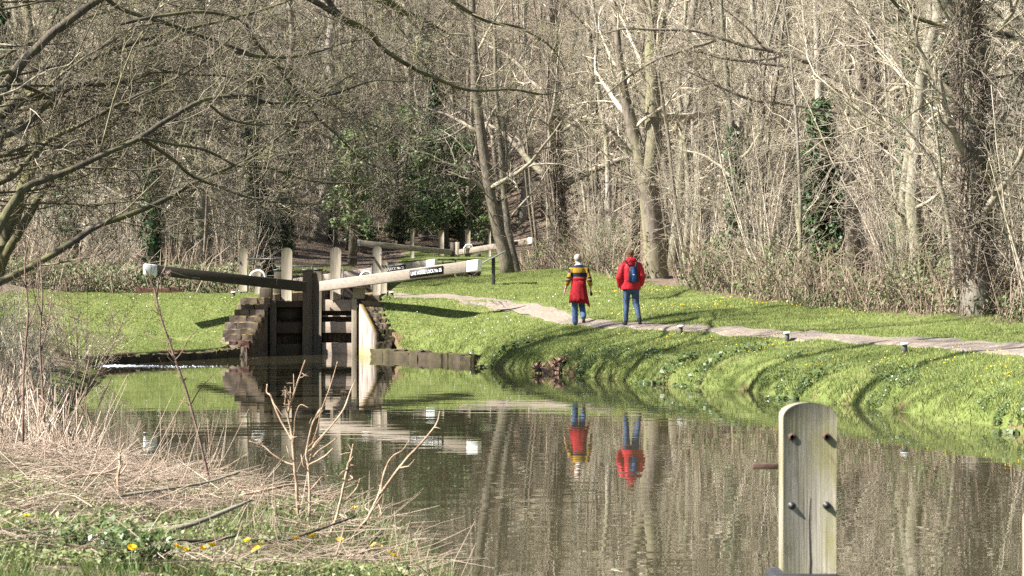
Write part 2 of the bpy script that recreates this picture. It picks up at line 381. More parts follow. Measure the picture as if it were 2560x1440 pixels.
# water: a murky, almost still pound with low ripples
b = NB("water"); v = b.vec((1.1, 3.2, 1), "World")
r1 = b.noise(v, .55, 1, .5, .3); r2 = b.noise(b.vec((2.2, 7, 1), "World"), 1.0, 1, .4)
patch = b.ramp(b.noise(b.vec((.25, .12, 1), "World"), .6, 3), [(.35, .45), (.65, 1.0)])
hgt = b.math('MULTIPLY', b.math('ADD', r1, b.math('MULTIPLY', r2, .16)), patch)
b.col((.042, .038, .021)); b.bump(hgt, 1.0, .0024)
M['water'] = b.fin(.0, .5); b.b.inputs["IOR"].default_value = 1.333
def sheet(name, pts, mat, kind="structure"):
    g = Geo(); n = len(pts) // 2; g.add(pts, [[i, i + 1, n + i + 1, n + i] for i in range(n - 1)]); return tag(g.build(name, mat), kind=kind)
yy = np.arange(8.5, 71.6, .5)
sheet("water", [(lshore(y) - .3, y, 0.0) for y in yy] + [(rshore(y) + .3, y, 0.0) for y in yy], M['water'])
# foam where the by-wash runs in under the far quay
g = Geo(); rng = np.random.default_rng(4)
for k in range(900):
    u = rng.random() ** 1.5; x = -9.75 + u * 3.0 * rng.random() + rng.normal(0, .08); y = 62.0 - .5 * u + rng.normal(0, .35) * (1 - .4 * u)
    if x < lshore(y) + .02: continue
    s_ = rng.uniform(.008, .035) * (1.2 - .7 * u); a = rng.random() * 3
    g.stone((x, y, .006), (s_ * 2.6, s_ * 2, .018), a, 1, 0, n=3)
tag(g.build("foam", plain("foam_white", (.75, .77, .8), .4, .5, 0, .1)), kind="stuff", label="white foam where water runs out under the low quay", cat="foam")

g = Geo()
for k in range(420):
    y = rng.uniform(17, 69); x = rng.uniform(lshore(y) + .3, rshore(y) - .2)
    if vnoise(np.array([x * .35]), np.array([y * .12]), 99)[0] < .5 and rng.random() < .8: continue
    a = rng.random() * 3.14; l = rng.uniform(.008, .03) * (3 if rng.random() < .08 else 1); w_ = rng.uniform(.006, .014); c_, s_ = math.cos(a), math.sin(a)
    g.add([(x - c_ * l, y - s_ * l, .004), (x + s_ * w_, y - c_ * w_, .007), (x + c_ * l, y + s_ * l, .005), (x - s_ * w_, y + c_ * w_, .006)], [[0, 1, 2, 3]])
tag(g.build("floating_debris", leafy("floating_debris", [(.30, .24, .15), (.16, .12, .08), (.42, .38, .30), (.20, .22, .08)], .6, .3, 0)), label="scattered bits of leaf and twig floating on the pound", cat="debris", kind="stuff")
# towpath
top = [(2700, 868), (2560, 861), (2400, 853), (2241, 846), (2100, 838), (1956, 831), (1785, 821), (1640, 812), (1499, 803), (1440, 790), (1385, 769), (1330, 760), (1271, 753), (1210, 746), (1150, 741), (1080, 737), (985, 735)]
bot = [(2700, 902), (2560, 892), (2400, 877), (2241, 863), (2100, 852), (1956, 842), (1785, 831), (1640, 824), (1499, 820), (1440, 814), (1385, 805), (1330, 793), (1271, 774), (1210, 760), (1150, 752), (1080, 747), (985, 745)]
def resample(P, n):
    P = np.array(P, float); s_ = np.concatenate([[0], np.cumsum(np.linalg.norm(np.diff(P[:, :2], axis=0), axis=1))]); u = np.linspace(0, s_[-1], n)
    return np.stack([np.interp(u, s_, P[:, i]) for i in range(P.shape[1])], -1)
A = resample([hit(*p)[:2] for p in bot], 260); B = resample([hit(*p)[:2] for p in top], 260)
PATHC = (A + B) / 2; PATHW = np.linalg.norm(A - B, axis=1) / 2
U = np.linspace(-.06, 1.06, 22)
g = Geo(); X = A[:, None, 0] * (1 - U) + B[:, None, 0] * U; Y = A[:, None, 1] * (1 - U) + B[:, None, 1] * U
for e, sd in ((0, 1), (-1, 2)):
    X[:, e] += (vnoise(A[:, 0] * 3, A[:, 1] * 3, 40 + sd) - .5) * .2; Y[:, e] += (vnoise(A[:, 0] * 3, A[:, 1] * 3, 44 + sd) - .5) * .2
Z = height(X, Y) + .022; Z[:, 0] -= .05; Z[:, -1] -= .05
n, m = X.shape; i, j = np.meshgrid(np.arange(n - 1), np.arange(m - 1), indexing='ij')
g.add(np.stack([X, Y, Z], -1).reshape(-1, 3), np.stack([i * m + j, i * m + j + 1, (i + 1) * m + j + 1, (i + 1) * m + j], -1).reshape(-1, 4))
b = NB("path"); f = b.noise(b.vec(src="World"), 14, 6, .7); f2 = b.noise(b.vec(src="World"), 1.5, 4)
c = b.ramp(f, [(.3, (.075, .063, .051)), (.48, (.18, .155, .13)), (.7, (.32, .28, .24))]); c = b.mix(b.ramp(f2, [(.4, 0.0), (.7, .55)]), c, (.24, .18, .13))
b.col(c); b.bump(f, .7, .02); tag(g.build("path", b.fin(.95, .1), smooth=True), kind="structure")
_A, _B = resample(np.c_[A, A[:, 0] * 0], 1400), resample(np.c_[B, B[:, 0] * 0], 1400); _u = np.linspace(.02, .98, 50)
PGRID = np.zeros((300, 700), bool); _p = _A[:, None, :2] * (1 - _u)[None, :, None] + _B[:, None, :2] * _u[None, :, None]
_i = np.clip(((_p[..., 0] + 10) / .1).astype(int), 0, 299); _j = np.clip(((_p[..., 1] - 35) / .1).astype(int), 0, 699); PGRID[_i, _j] = True
def on_path(x, y, pad=0.0):
    """whether a point lies on the path; a positive pad also counts the turf beside it, a negative one lets grass creep in"""
    r = np.random.default_rng(len(x)); k = np.zeros(len(x), bool); p = float(np.max(pad))
    for dx, dy in ((0, 0),) if p <= 0 else ((0, 0), (p, 0), (-p, 0), (0, p), (0, -p)):
        k |= PGRID[np.clip(((x + dx + 10) / .1).astype(int), 0, 299), np.clip(((y + dy - 35) / .1).astype(int), 0, 699)]
    if p <= 0:
        e = np.ones(len(x), bool)
        for dx, dy in ((.16, 0), (-.16, 0), (0, .3), (0, -.3)): e &= PGRID[np.clip(((x + dx + 10) / .1).astype(int), 0, 299), np.clip(((y + dy - 35) / .1).astype(int), 0, 699)]
        k = e | (k & (r.random(len(x)) < .6))
    return k

# ------------------------------------------------------------------ grass
def blades(n, x, y, hgt, wid, lean, rng, droop=None):
    z = height(x, y); a = rng.random(n) * 2 * math.pi; dx, dy = np.cos(a) * wid / 2, np.sin(a) * wid / 2
    la = rng.random(n) * 2 * math.pi; lx, ly = np.cos(la) * lean * hgt, np.sin(la) * lean * hgt
    if droop is not None: lx, ly = lx + droop[0] * hgt, ly + droop[1] * hgt
    V = np.stack([np.stack([x - dx, y - dy, z - .01], -1), np.stack([x + dx, y + dy, z - .01], -1), np.stack([x + lx, y + ly, z + hgt], -1)], 1)
    return V.reshape(-1, 3), np.arange(n * 3).reshape(-1, 3)
rng = np.random.default_rng(7)
def region(n, fy, fx, keep):
    y = fy(rng.random(n)); x = fx(rng.random(n), y); k = keep(x, y); return x[k], y[k]
g = Geo()
# right bank, from the water up past the path to the wood
x, y = region(620000, lambda u: 33 + 60 * u ** .9, lambda u, y: rshore(y) + u ** 1.1 * 15, lambda x, y: (np.abs(x) < y / 4.9 + .5) & (y < wood_edge_right(x) + 3) & ~((x < -3.5) & (y > 69)))
def shore_t(x, y): return np.minimum(_dist(x, y, RX, RY), _dist(x, y, LX, LY))
k = ~on_path(x, y); x, y = x[k], y[k]; t = shore_t(x, y); k = ~((vnoise(x * .9, y * .5, 32) > .74) & (rng.random(len(x)) < .6)); x, y, t = x[k], y[k], t[k]; n = len(x)
fat = (vnoise(x * 2.2, y * 2.2, 21) > .58) & (t < 1.3)
hh = rng.uniform(.025, .06, n) + np.where(t < .4, rng.uniform(.0, .06, n), 0) + fat * rng.uniform(.01, .05, n)
hh[on_path(x, y, .12)] *= .5
V, T = blades(n, x, y, hh, rng.uniform(.012, .026, n), .55, rng); g.add(V, T=T)
# left lawn
x, y = region(260000, lambda u: 60 + 22 * u, lambda u, y: lshore(np.minimum(y, 93)) - .1 - u * 9, lambda x, y: (x > -y / 4.9) & (y < 81) & (woodmask(x, y) < .7)); n = len(x)
V, T = blades(n, x, y, rng.uniform(.02, .05, n), rng.uniform(.012, .026, n), .5, rng); g.add(V, T=T)
# lawn behind the lock, on the far side
x, y = region(30000, lambda u: 78 + 34 * u, lambda u, y: -6.6 - u * 7, lambda x, y: (x > -8.5 - (y - 80) * .08)); n = len(x)
V, T = blades(n, x, y, rng.uniform(.03, .06, n), rng.uniform(.02, .035, n), .5, rng); g.add(V, T=T)
tag(g.build("grass", M['grass']), label="short green grass of the mown canal banks and lawns", cat="grass", kind="stuff")
# rough growth along the near bank below the camera
g = Geo()
x, y = region(60000, lambda u: 13.5 + 16 * u ** 1.3, lambda u, y: lshore(y) - .05 - u * (y / 4.8 + 1), lambda x, y: (x > -y / 4.7) & (vnoise(x * 1.2, y * 1.2, 5) > np.interp(y, [13, 17, 22, 28], [.15, .3, .5, .62]))); n = len(x)
t = shore_t(x, y)
V, T = blades(n, x, y, rng.uniform(.03, .11, n) + (t < .35) * rng.uniform(0, .2, n), rng.uniform(.006, .012, n), .6, rng); g.add(V, T=T)
tag(g.build("grass", M['grass_long']), label="rough tufted grass on the near bank under the dead stalks", cat="grass", kind="stuff")

# small leaf rosettes and low weeds that roughen the water's edge
def leaf_quads(P, N, size, rng, fold=.25, asp=.7):
    """leaf-shaped quads: two triangles folded on the midrib; P centres, N facing, size lengths"""
    n = len(P); N = N / (np.linalg.norm(N, axis=1)[:, None] + 1e-9)
    r = rng.normal(size=(n, 3)); a = np.cross(N, r); a /= (np.linalg.norm(a, axis=1)[:, None] + 1e-9); b_ = np.cross(N, a)
    s_ = np.broadcast_to(size, (n,))[:, None]
    V = np.stack([P - a * s_ * .5, P + b_ * s_ * asp * .5 + N * s_ * fold * .5, P + a * s_ * .5, P - b_ * s_ * asp * .5 + N * s_ * fold * .5], 1)
    return V.reshape(-1, 3), np.arange(n * 4).reshape(-1, 4)
M['weed'] = leafy("weed_leaf", [(.06, .095, .025), (.085, .13, .035), (.12, .16, .05), (.07, .105, .03)], .4, .45, .25)
g = Geo()
x, y = region(70000, lambda u: 33 + 32 * u, lambda u, y: rshore(y) + .02 + u ** 2 * 1.1, lambda x, y: (x < y / 4.9 + .4) & (vnoise(x * 1.7, y * 1.7, 61) + vnoise(x * .5, y * .5, 62) > 1.16) & (vnoise(x * 6, y * 6, 63) > .5))
n = len(x); P = np.stack([x, y, height(x, y) + rng.uniform(.01, .12, n)], -1); N = rng.normal(size=(n, 3)) * .6 + np.array([-.3, -.4, 1])
V, Q = leaf_quads(P, N, rng.uniform(.02, .05, n), rng); g.add(V, Q)
tag(g.build("bank_weeds", M['weed']), label="low leafy weeds along the waterline of the towpath bank", cat="weeds", kind="stuff")
g = Geo()
def petals(x, y, dz, s_):
    n = len(x); P = np.stack([x, y, height(x, y) + dz], -1); N = rng.normal(size=(n, 3)) * .35 + np.array([-.2, -.45, .8]); V, Q = leaf_quads(P, N, s_, rng, .1, 1.0); g.add(V, Q)
x, y = region(16000, lambda u: 36 + 24 * u, lambda u, y: rshore(y) + .5 + u * 2.6, lambda x, y: (x < y / 4.9) & (vnoise(x * .55, y * .55, 71) > .60) & (vnoise(x * 2.5, y * 2.5, 72) > .52) & (rng.random(len(x)) < .06)); petals(x, y, .05, .024)
x, y = region(9000, lambda u: 58 + 16 * u, lambda u, y: 2.2 + u * 6, lambda x, y: (vnoise(x * .5, y * .25, 73) > .55) & ~on_path(x, y, .3) & (y < wood_edge_right(x)) & (rng.random(len(x)) < .08)); petals(x, y, .06, .03)
tag(g.build("celandines", M['yellow']), label="scattered small yellow celandine flowers on the green towpath bank", cat="flowers", kind="stuff")
g = Geo(); x, y = region(240, lambda u: 62 + 15 * u, lambda u, y: lshore(y) - .4 - u * 6, lambda x, y: rng.random(len(x)) < .35); petals(x, y, .05, .03)
x, y = region(220, lambda u: 66 + 7 * u, lambda u, y: rshore(y) + .3 + u * 5, lambda x, y: (rng.random(len(x)) < .3) & ~on_path(x, y, .2)); petals(x, y, .05, .03)
tag(g.build("daisies", M['white']), label="tiny white daisies dotted over the lawns beside the lock", cat="flowers", kind="stuff")
# ------------------------------------------------------------------ the lock in the middle distance
D = 71.0; S = F / D
def q(px, py, d=D): return at(px, py, d)
def rounded_post(g, px0, px1, py0, py1, d, depth=.25, m=0, rise=.35):
    """upright timber with a rounded head: photo columns px0..px1, rows py0 (top)..py1 (foot)"""
    a, c = q(px0, py1, d), q(px1, py0, d); wdt = c[0] - a[0]; zt = c[2]; zs = zt - wdt * rise; n = 9
    prof = [(a[0], a[2]), (c[0], a[2])] + [(a[0] + wdt * (.5 + .5 * math.cos(t)), zs + (zt - zs) * math.sin(t)) for t in np.linspace(0, math.pi, n)]
    return extrude(g, prof, d, depth, m)
def extrude(g, prof, y, depth, m=0, both=True):
    n = len(prof); V = [(x, y - depth / 2, z) for x, z in prof] + [(x, y + depth / 2, z) for x, z in prof]
    Q = [[i, (i + 1) % n, n + (i + 1) % n, n + i] for i in range(n)]
    c = np.mean(prof, axis=0); V += [(c[0], y - depth / 2, c[1]), (c[0], y + depth / 2, c[1])]
    T = [[(i + 1) % n, i, 2 * n] for i in range(n)] + [[n + i, n + (i + 1) % n, 2 * n + 1] for i in range(n)]
    g.add(V, [r[::-1] for r in Q], T, m)
def gbox(g, px0, px1, py0, py1, d, depth, m=0, pull=0.0):
    a, c = q(px0, py1, d), q(px1, py0, d); g.box(((a[0] + c[0]) / 2, d + pull, (a[2] + c[2]) / 2), (c[0] - a[0], depth, c[2] - a[2]), 0, m)
def text_on(parent, body, p, size, ang, yrot=0.0, mat=None, name="lettering", fit=None):
    cu = bpy.data.curves.new(name, 'FONT'); cu.body = body; cu.size = size; cu.align_x = 'CENTER'; cu.align_y = 'CENTER'; cu.offset = size * .022; cu.extrude = .002
    tmp = bpy.data.objects.new(name, cu); COL.objects.link(tmp); dg = bpy.context.evaluated_depsgraph_get(); me = bpy.data.meshes.new_from_object(tmp.evaluated_get(dg))
    bpy.data.objects.remove(tmp)
    if fit: xs = [v.co.x for v in me.vertices]; me.transform(Matrix.Diagonal((fit / (max(xs) - min(xs)), 1, 1, 1)))
    me.materials.clear(); me.materials.append(mat or M['white']); o = bpy.data.objects.new(name, me); COL.objects.link(o); o.parent = parent
    o.matrix_world = Matrix.Translation(p) @ Matrix.Rotation(yrot, 4, 'Z') @ Matrix.Rotation(-ang, 4, 'Y') @ Matrix.Rotation(math.pi / 2, 4, 'X')
    return o
M['white_letter'] = plain("white_letter", (.85, .85, .82), .5, .3, 0, .03)
M['sign_black'] = plain("sign_black", (.012, .012, .014), .5, .4, 0, .2)

def beam_with_cap(parent, pin, pout, hin, hout, depth, mat, cap_len):
    """a balance beam from its gate end to its white painted tip"""
    pin, pout = np.array(pin), np.array(pout); d = pout - pin; L = np.linalg.norm(d); u = 1 - cap_len / L
    g = Geo(); g.bar(pin, pin + d * u, hin, hin + (hout - hin) * u, depth); b_ = g.build("balance_beam", mat, parent, bevel=.015)
    g = Geo(); g.bar(pin + d * (u + .0006), pout, hin + (hout - hin) * u + .012, hout + .02, depth + .014); g.build("painted_end", M['white'], b_, bevel=.02)
    return b_

# gate leaf in shade
gl = thing("lock_gate", (0, 0, 0), "shaded dark timber lock gate leaf with long dark balance beam over the lawn", "lock gate", "mitred lock gate leaves")
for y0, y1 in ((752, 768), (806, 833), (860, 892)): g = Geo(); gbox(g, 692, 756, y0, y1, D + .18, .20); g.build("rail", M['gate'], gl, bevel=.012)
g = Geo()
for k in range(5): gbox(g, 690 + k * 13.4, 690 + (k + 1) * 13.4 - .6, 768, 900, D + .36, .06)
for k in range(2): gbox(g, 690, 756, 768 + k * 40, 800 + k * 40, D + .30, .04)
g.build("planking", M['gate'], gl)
g = Geo(); gbox(g, 676, 691, 748, 900, D + .1, .26); g.build("heel_post", M['gate_post'], gl, bevel=.015)
g = Geo(); rounded_post(g, 756, 779, 677, 900, D + .12, .3, 0, .1); mp = g.build("mitre_post", M['gate_post'], gl, bevel=.012)
g = Geo(); gbox(g, 755, 780, 673, 677.5, D + .12, .31); g.build("metal_cap", M['iron'], mp)
beam_with_cap(gl, q(764, 717, D - .05), q(360, 672.5, D - 1.35), 26 / S, 25 / S, .30, M['beam_dark_shaded'], .34)
g = Geo(); rounded_post(g, 706, 730, 621, 752, D + .34, .26); g.build("paddle_post", M['post'], gl, bevel=.02)
g = Geo(); rounded_post(g, 600, 618.5, 622, 728, D + 1.2, .22); pp = g.build("paddle_stand", M['post'], gl, bevel=.02)
g = Geo(); g.tube([q(619, 648, D + 1.1), q(707, 647, D + .4)], .028, 8); g.tube([q(590, 642, D + 1.1), q(601, 641, D + 1.15), q(602, 660, D + 1.1)], .03, 6); g.build("crank_rod", M['iron'], gl)
g = Geo(); gbox(g, 650, 681, 720, 752, D + .1, .36); g.build("collar_block", M['gate_post'], gl, bevel=.015)

# gate leaf in the sun
gr = thing("lock_gate", (0, 0, 0), "sunlit lock gate leaf whose pale beam carries the nearer black lock name sign", "lock gate", "mitred lock gate leaves")
M['gate_sunlit'] = wood("gate_timber_sunlit", (.36, .29, .24), (.15, .11, .08), (.2, .18, .08), 0, 6, .25)  # same gate timber with sunlight painted into a paler colour
for y0, y1, dp in ((749, 777, .2), (805, 832, .2), (857, 892, .2), (789, 792, .1)): g = Geo(); gbox(g, 803, 880, y0, y1, D + .18, dp); g.build("rail", M['gate_sunlit'], gr, bevel=.004)
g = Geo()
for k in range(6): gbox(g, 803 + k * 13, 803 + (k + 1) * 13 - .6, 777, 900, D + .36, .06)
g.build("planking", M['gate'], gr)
g = Geo(); gbox(g, 880, 893, 746, 896, D + .1, .26); g.build("heel_post", M['post'], gr, bevel=.015)
g = Geo(); rounded_post(g, 780, 802, 680, 900, D + .16, .3, 0, .45); g.build("mitre_post", M['gate_post'], gr, bevel=.012)
pin, pout = q(803, 716, D), q(1199.5, 662.5, D - 1.3)
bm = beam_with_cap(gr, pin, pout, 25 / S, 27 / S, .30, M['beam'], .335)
dv = pout - pin; ang = math.atan2(dv[2], math.hypot(dv[0], dv[1])); yrot = math.atan2(dv[1], dv[0]); fr = (1072 - 803) / 396.5
pc = pin + dv * fr; nrm = norm(np.cross(dv, [0, 0, 1])); nrm = nrm if nrm[1] < 0 else -nrm
g = Geo(); hl = .475; dd = norm(dv); g.bar(pc - dd * hl + nrm * .158, pc + dd * hl + nrm * .158, .215, .215, .016); sg = g.build("name_sign", M['sign_black'], gr)
text_on(sg, "LIME HOUSE LOCK No 25", pc + nrm * .170, .125, ang, yrot, M['white_letter'], fit=.88)
g = Geo(); rounded_post(g, 828, 852, 620, 749, D + .34, .26); g.build("paddle_post", M['post'], gr, bevel=.02)
g = Geo(); rounded_post(g, 934, 952.5, 617, 740, D + 1.2, .22); g.build("paddle_stand", M['post'], gr, bevel=.02)
g = Geo(); g.tube([q(852, 645, D + .4), q(935, 644, D + 1.1)], .028, 8); g.tube([q(950, 636, D + 1.1), q(964, 636, D + 1.1)], .02, 6); g.build("crank_rod", M['iron'], gr)
g = Geo(); gbox(g, 883, 912, 718, 747, D + .1, .36); g.build("collar_block", M['post'], gr, bevel=.015)
# both leaves slant away from the camera to meet in a mitre
for gate, xh in ((gl, -6.56), (gr, -4.29)):
    for o in gate.children_recursive:
        k = o.name.split(".")[0]
        if k in ("rail", "planking", "heel_post", "mitre_post", "metal_cap"):
            n_ = len(o.data.vertices); c_ = np.empty(n_ * 3, np.float32); o.data.vertices.foreach_get("co", c_); c_ = c_.reshape(-1, 3); c_[:, 1] += np.clip(np.abs(c_[:, 0] - xh), 0, 1.2) * .42 - .1; o.data.vertices.foreach_set("co", c_.ravel()); o.data.update()
# white grab hoops
def hoop(px, py0, pyt, py1, wpx, d, lab):
    a = q(px, py0, d); r = wpx / 2 / F * d; zt = q(px, pyt, d)[2] - r; z1 = q(px, py1, d)[2]
    P = [(a[0], d, a[2])] + [(a[0] + r - r * math.cos(t), d, zt + r * math.sin(t)) for t in np.linspace(0, math.pi, 11)] + [(a[0] + 2 * r, d + .05, z1)]
    g = Geo(); g.tube(P, .036, 8); return tag(g.build("grab_hoop", M['white'], smooth=True), lab, "handrail", "white grab hoops by the lock")
hoop(624.5, 737, 677, 722, 40, D + .9, "tall white tubular grab hoop behind the dark balance beam")
hoop(902, 722, 679, 722, 28, D + .9, "low white grab hoop showing above the sunlit balance beam")
# other timber uprights behind the beams
def stand(px0, px1, py0, py1, d, lab):
    t = thing("paddle_stand", (0, 0, 0), lab, "timber post", "timber stands around the lock"); g = Geo(); rounded_post(g, px0, px1, py0, py1, d, .2); g.build("post", M['post'], t, bevel=.015)
    g = Geo(); w_ = px1 - px0
    for u in (.25, .75): c = q(px0 + w_ * u, py0 + w_ * .8, d); g = Geo(); g.stone((c[0], d - .105, c[2]), (.05, .03, .05), 0, 1, 0, n=3); g.build("bolt", M['iron'], t)
stand(639, 652, 655, 735, D + 4.5, "round headed timber stand behind the tall white hoop")
stand(952, 967.5, 652, 733, D + 6, "round headed timber stand beside the white capped mooring bollards")
t = thing("square_post", (0, 0, 0), "short square timber post with a black metal cap behind the dark gate beam", "timber post"); g = Geo(); gbox(g, 686, 705, 677, 750, D + 2.0, .22); g.build("post", M['gate_post'], t, bevel=.01)
g = Geo(); gbox(g, 685, 706, 673.5, 676.8, D + 2.0, .235); g.build("metal_cap", M['iron'], t)
t = thing("square_post", (0, 0, 0), "short square timber post with a flat cap just behind the two mitre posts", "timber post"); g = Geo(); gbox(g, 786, 806, 676, 750, D + 1.6, .22); g.build("post", M['gate_post'], t, bevel=.01)
g = Geo(); gbox(g, 785, 807, 672, 675.8, D + 1.6, .235); g.build("metal_cap", M['iron'], t)
# black handrail across the chamber
t = thing("handrail", (0, 0, 0), "thin black iron handrail along the lock side behind the paddle posts", "handrail")
g = Geo(); g.tube([q(690, 667, 79), q(820, 664, 79.4), q(940, 662, 80)], .022, 6); g.build("rail", M['iron'], t)
for px in (700, 780, 858, 930): g = Geo(); g.tube([q(px, 665, 79), (q(px, 665, 79)[0], 79, 1.1)], .02, 6); g.build("stanchion", M['iron'], t)
# top gate of the same lock
D2 = 91.0; S2 = F / D2
t = thing("lock_gate", (0, 0, 0), "top gate of the lock, its name sign half hidden behind a paddle post", "lock gate")
pin, pout = q(736, 706, D2 + .6), q(1091, 658, D2 - .9); beam_with_cap(t, pin, pout, 20 / S2, 20 / S2, .30, M['beam'], .34)
dv = pout - pin; ang = math.atan2(dv[2], math.hypot(dv[0], dv[1])); yrot = math.atan2(dv[1], dv[0]); pc = pin + dv * ((976 - 736) / 355.0); nrm = norm(np.cross(dv, [0, 0, 1])); nrm = nrm if nrm[1] < 0 else -nrm; dd = norm(dv)
g = Geo(); g.bar(pc - dd * .63 + nrm * .158, pc + dd * .63 + nrm * .158, .2, .2, .016); sg = g.build("name_sign", M['sign_black'], t); text_on(sg, "LIME HOUSE LOCK No 25", pc + nrm * .17, .12, ang, yrot, M['white_letter'], fit=1.17)
g = Geo(); gbox(g, 733, 760, 690, 760, D2 + .9, .3); g.build("heel_post", M['gate_post'], t)
g = Geo(); g.box((-5.42, D2 + .75, .9), (2.1, .2, 2.0)); g.build("planking", M['gate'], t)
# lock chamber walls
for sx, lab in ((-1, "low lock chamber wall under the lawn"), (1, "low lock chamber wall under the towpath")):
    g = Geo()
    for k in range(20): g.stone((-5.42 + sx * 1.30, 71.9 + k * 1.0, .66), (.42, 1.02, 2.0), 0, .12, .01, k, 3)
    tag(g.build("chamber_wall", M['stone']), lab, "stone wall", "lock chamber walls")
# the next lock's gates beyond
D3 = 116.0; S3 = F / D3
t = thing("lock_gate", (0, 0, 0), "furthest lock gate leaf, grey beam rising to a white tip by the evergreens", "lock gate", "gate leaves of the upper lock")
beam_with_cap(t, q(1128, 630.5, D3), q(882.5, 606, D3 - 1), 12.5 / S3, 14.5 / S3, .30, M['post'], .31)
for a, b_, c, e in ((1026, 1035.5, 576, 650), (1096, 1110, 577, 665)): g = Geo(); rounded_post(g, a, b_, c, e, D3 + .4, .22); g.build("paddle_post", M['post'], t)
g = Geo(); g.tube([q(1036, 591, D3 + .4), q(1096, 591, D3 + .4)], .03, 6); g.build("crank_rod", M['iron'], t)
g = Geo(); gbox(g, 1126, 1137, 606, 690, D3 + .15, .3); g.build("mitre_post", M['gate_post'], t)
g = Geo(); gbox(g, 1040, 1126, 650, 690, D3 + .3, .2); g.build("planking", M['gate'], t)
t = thing("lock_gate", (0, 0, 0), "furthest lock gate leaf, pale beam passing behind the leaning trunks to a white tip", "lock gate", "gate leaves of the upper lock")
pin, pout = q(1149, 630.5, D3), q(1338, 600.5, D3 - 1); beam_with_cap(t, pin, pout, 13 / S3, 15.5 / S3, .30, M['beam'], .31)
dv = pout - pin; ang = math.atan2(dv[2], math.hypot(dv[0], dv[1])); yrot = math.atan2(dv[1], dv[0]); pc = pin + dv * ((1280 - 1149) / 189.0); nrm = norm(np.cross(dv, [0, 0, 1])); nrm = nrm if nrm[1] < 0 else -nrm; dd = norm(dv)
g = Geo(); g.bar(pc - dd * .32 + nrm * .158, pc + dd * .32 + nrm * .158, .15, .15, .016); g.build("name_sign", M['sign_black'], t)
for a, b_, c, e in ((1162.5, 1176, 574, 655), (1220, 1227, 577, 650)): g = Geo(); rounded_post(g, a, b_, c, e, D3 + .4, .22); g.build("paddle_post", M['post'], t)
g = Geo(); g.tube([q(1176, 588, D3 + .4), q(1221, 588, D3 + .4)], .03, 6); g.build("crank_rod", M['iron'], t)
g = Geo(); gbox(g, 1138.5, 1149, 605, 690, D3 + .1, .3); g.build("mitre_post", M['post'], t)
g = Geo(); gbox(g, 1186, 1202, 634, 650, D3 + .3, .3); g.build("collar_block", M['gate_post'], t)
g = Geo(); gbox(g, 1149, 1240, 655, 690, D3 + .3, .2); g.build("planking", M['gate'], t)
g = Geo(); P = [q(1160, 650, D3 - .3), q(1160, 620, D3 - .3), q(1166, 612, D3 - .3), q(1178, 612, D3 - .3), q(1183, 620, D3 - .3), q(1183, 650, D3 - .3)]; g.tube(P, .04, 6); tag(g.build("grab_hoop", M['white'], smooth=True), "small white grab hoop by the furthest gates", "handrail", "white grab hoops by the lock")
t = thing("footboard_rail", (0, 0, 0), "black metal frame standing beside the white tip of the top gate beam", "handrail"); g = Geo()
g.tube([q(1106, 672, 100), q(1107, 652, 100), q(1112, 650, 100), q(1134, 647.5, 100), q(1139, 650, 100), q(1140, 670, 100)], .03, 6); g.build("rail", M['iron'], t); g = Geo(); g.tube([q(1107, 660, 100), q(1140, 657, 100)], .02, 6); g.build("crossbar", M['iron'], t)
# dark walling between the two locks
g = Geo()
for k in range(11):
    for r in range(2):
        a = q(978 + k * 15.2, 0, 97); g.stone((a[0], 96.6, 1.83 + r * .27 - (.02 if k % 2 else 0)), (.23, .5, .27), 0, .1, .02, k + r * 20, 3)
tag(g.build("stone_wall", M['quay']), "dark walling beyond the towpath at the foot of the upper lock", "stone wall")
g = Geo()
for k, (px, py, w_, h_) in enumerate(((1150, 676, 22, 22), (1172, 672, 24, 16), (1160, 690, 34, 14), (1188, 684, 20, 14))): a = q(px, py, 96); g.stone((a[0], 96, a[2]), (w_ * .0149, .8, h_ * .0149), 0, .4, .08, k, 5)
tag(g.build("rubble_heap", M['stone_pale']), "pale mossy stone rubble beyond the white tip of the sunlit beam", "stones")

# wing walls
def wing(name, face, mat, lab):
    t = thing(name, (0, 0, 0), lab, "stone wall"); g = Geo()
    base, top = face; n = len(base)
    V = [(*b_[:2], -.6) for b_ in base] + [tuple(p) for p in top]; back = np.array([-.62 if base[0][0] < -5.4 else .10, .10, 0])
    V += [tuple(np.array([*b_[:2], -.6]) + back) for b_ in base] + [tuple(np.array(p) + back) for p in top]
    Q = []
    for i in range(n - 1): Q += [[i, i + 1, n + i + 1, n + i], [n + i, n + i + 1, 3 * n + i + 1, 3 * n + i], [2 * n + i + 1, 2 * n + i, 3 * n + i, 3 * n + i + 1]]
    Q += [[0, n, 3 * n, 2 * n], [n - 1, 3 * n - 1, 4 * n - 1, 2 * n - 1]]
    g.add(V, Q); g.qm[0] = np.array([0, 1, 1] * (n - 1) + [1, 1], np.int32); return t, g
bs = [(-6.60, 71.3), (-6.70, 70.7), (-6.92, 70.0), (-7.22, 69.15)]; tp = [(-6.60, 71.3, 1.40), (-6.70, 70.7, 1.30), (-6.92, 70.0, .92), (-7.22, 69.15, .30)]
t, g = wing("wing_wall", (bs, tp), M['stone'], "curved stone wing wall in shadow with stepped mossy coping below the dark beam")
wm = stone_mat("stone_shaded", (.10, .078, .06), (.03, .024, .02), (.18, .14, .03), .5); g.build("wall_face", [wm, M['stone']], t)  # stone darkened in colour to deepen the shade on this face
rr = random.Random(6)
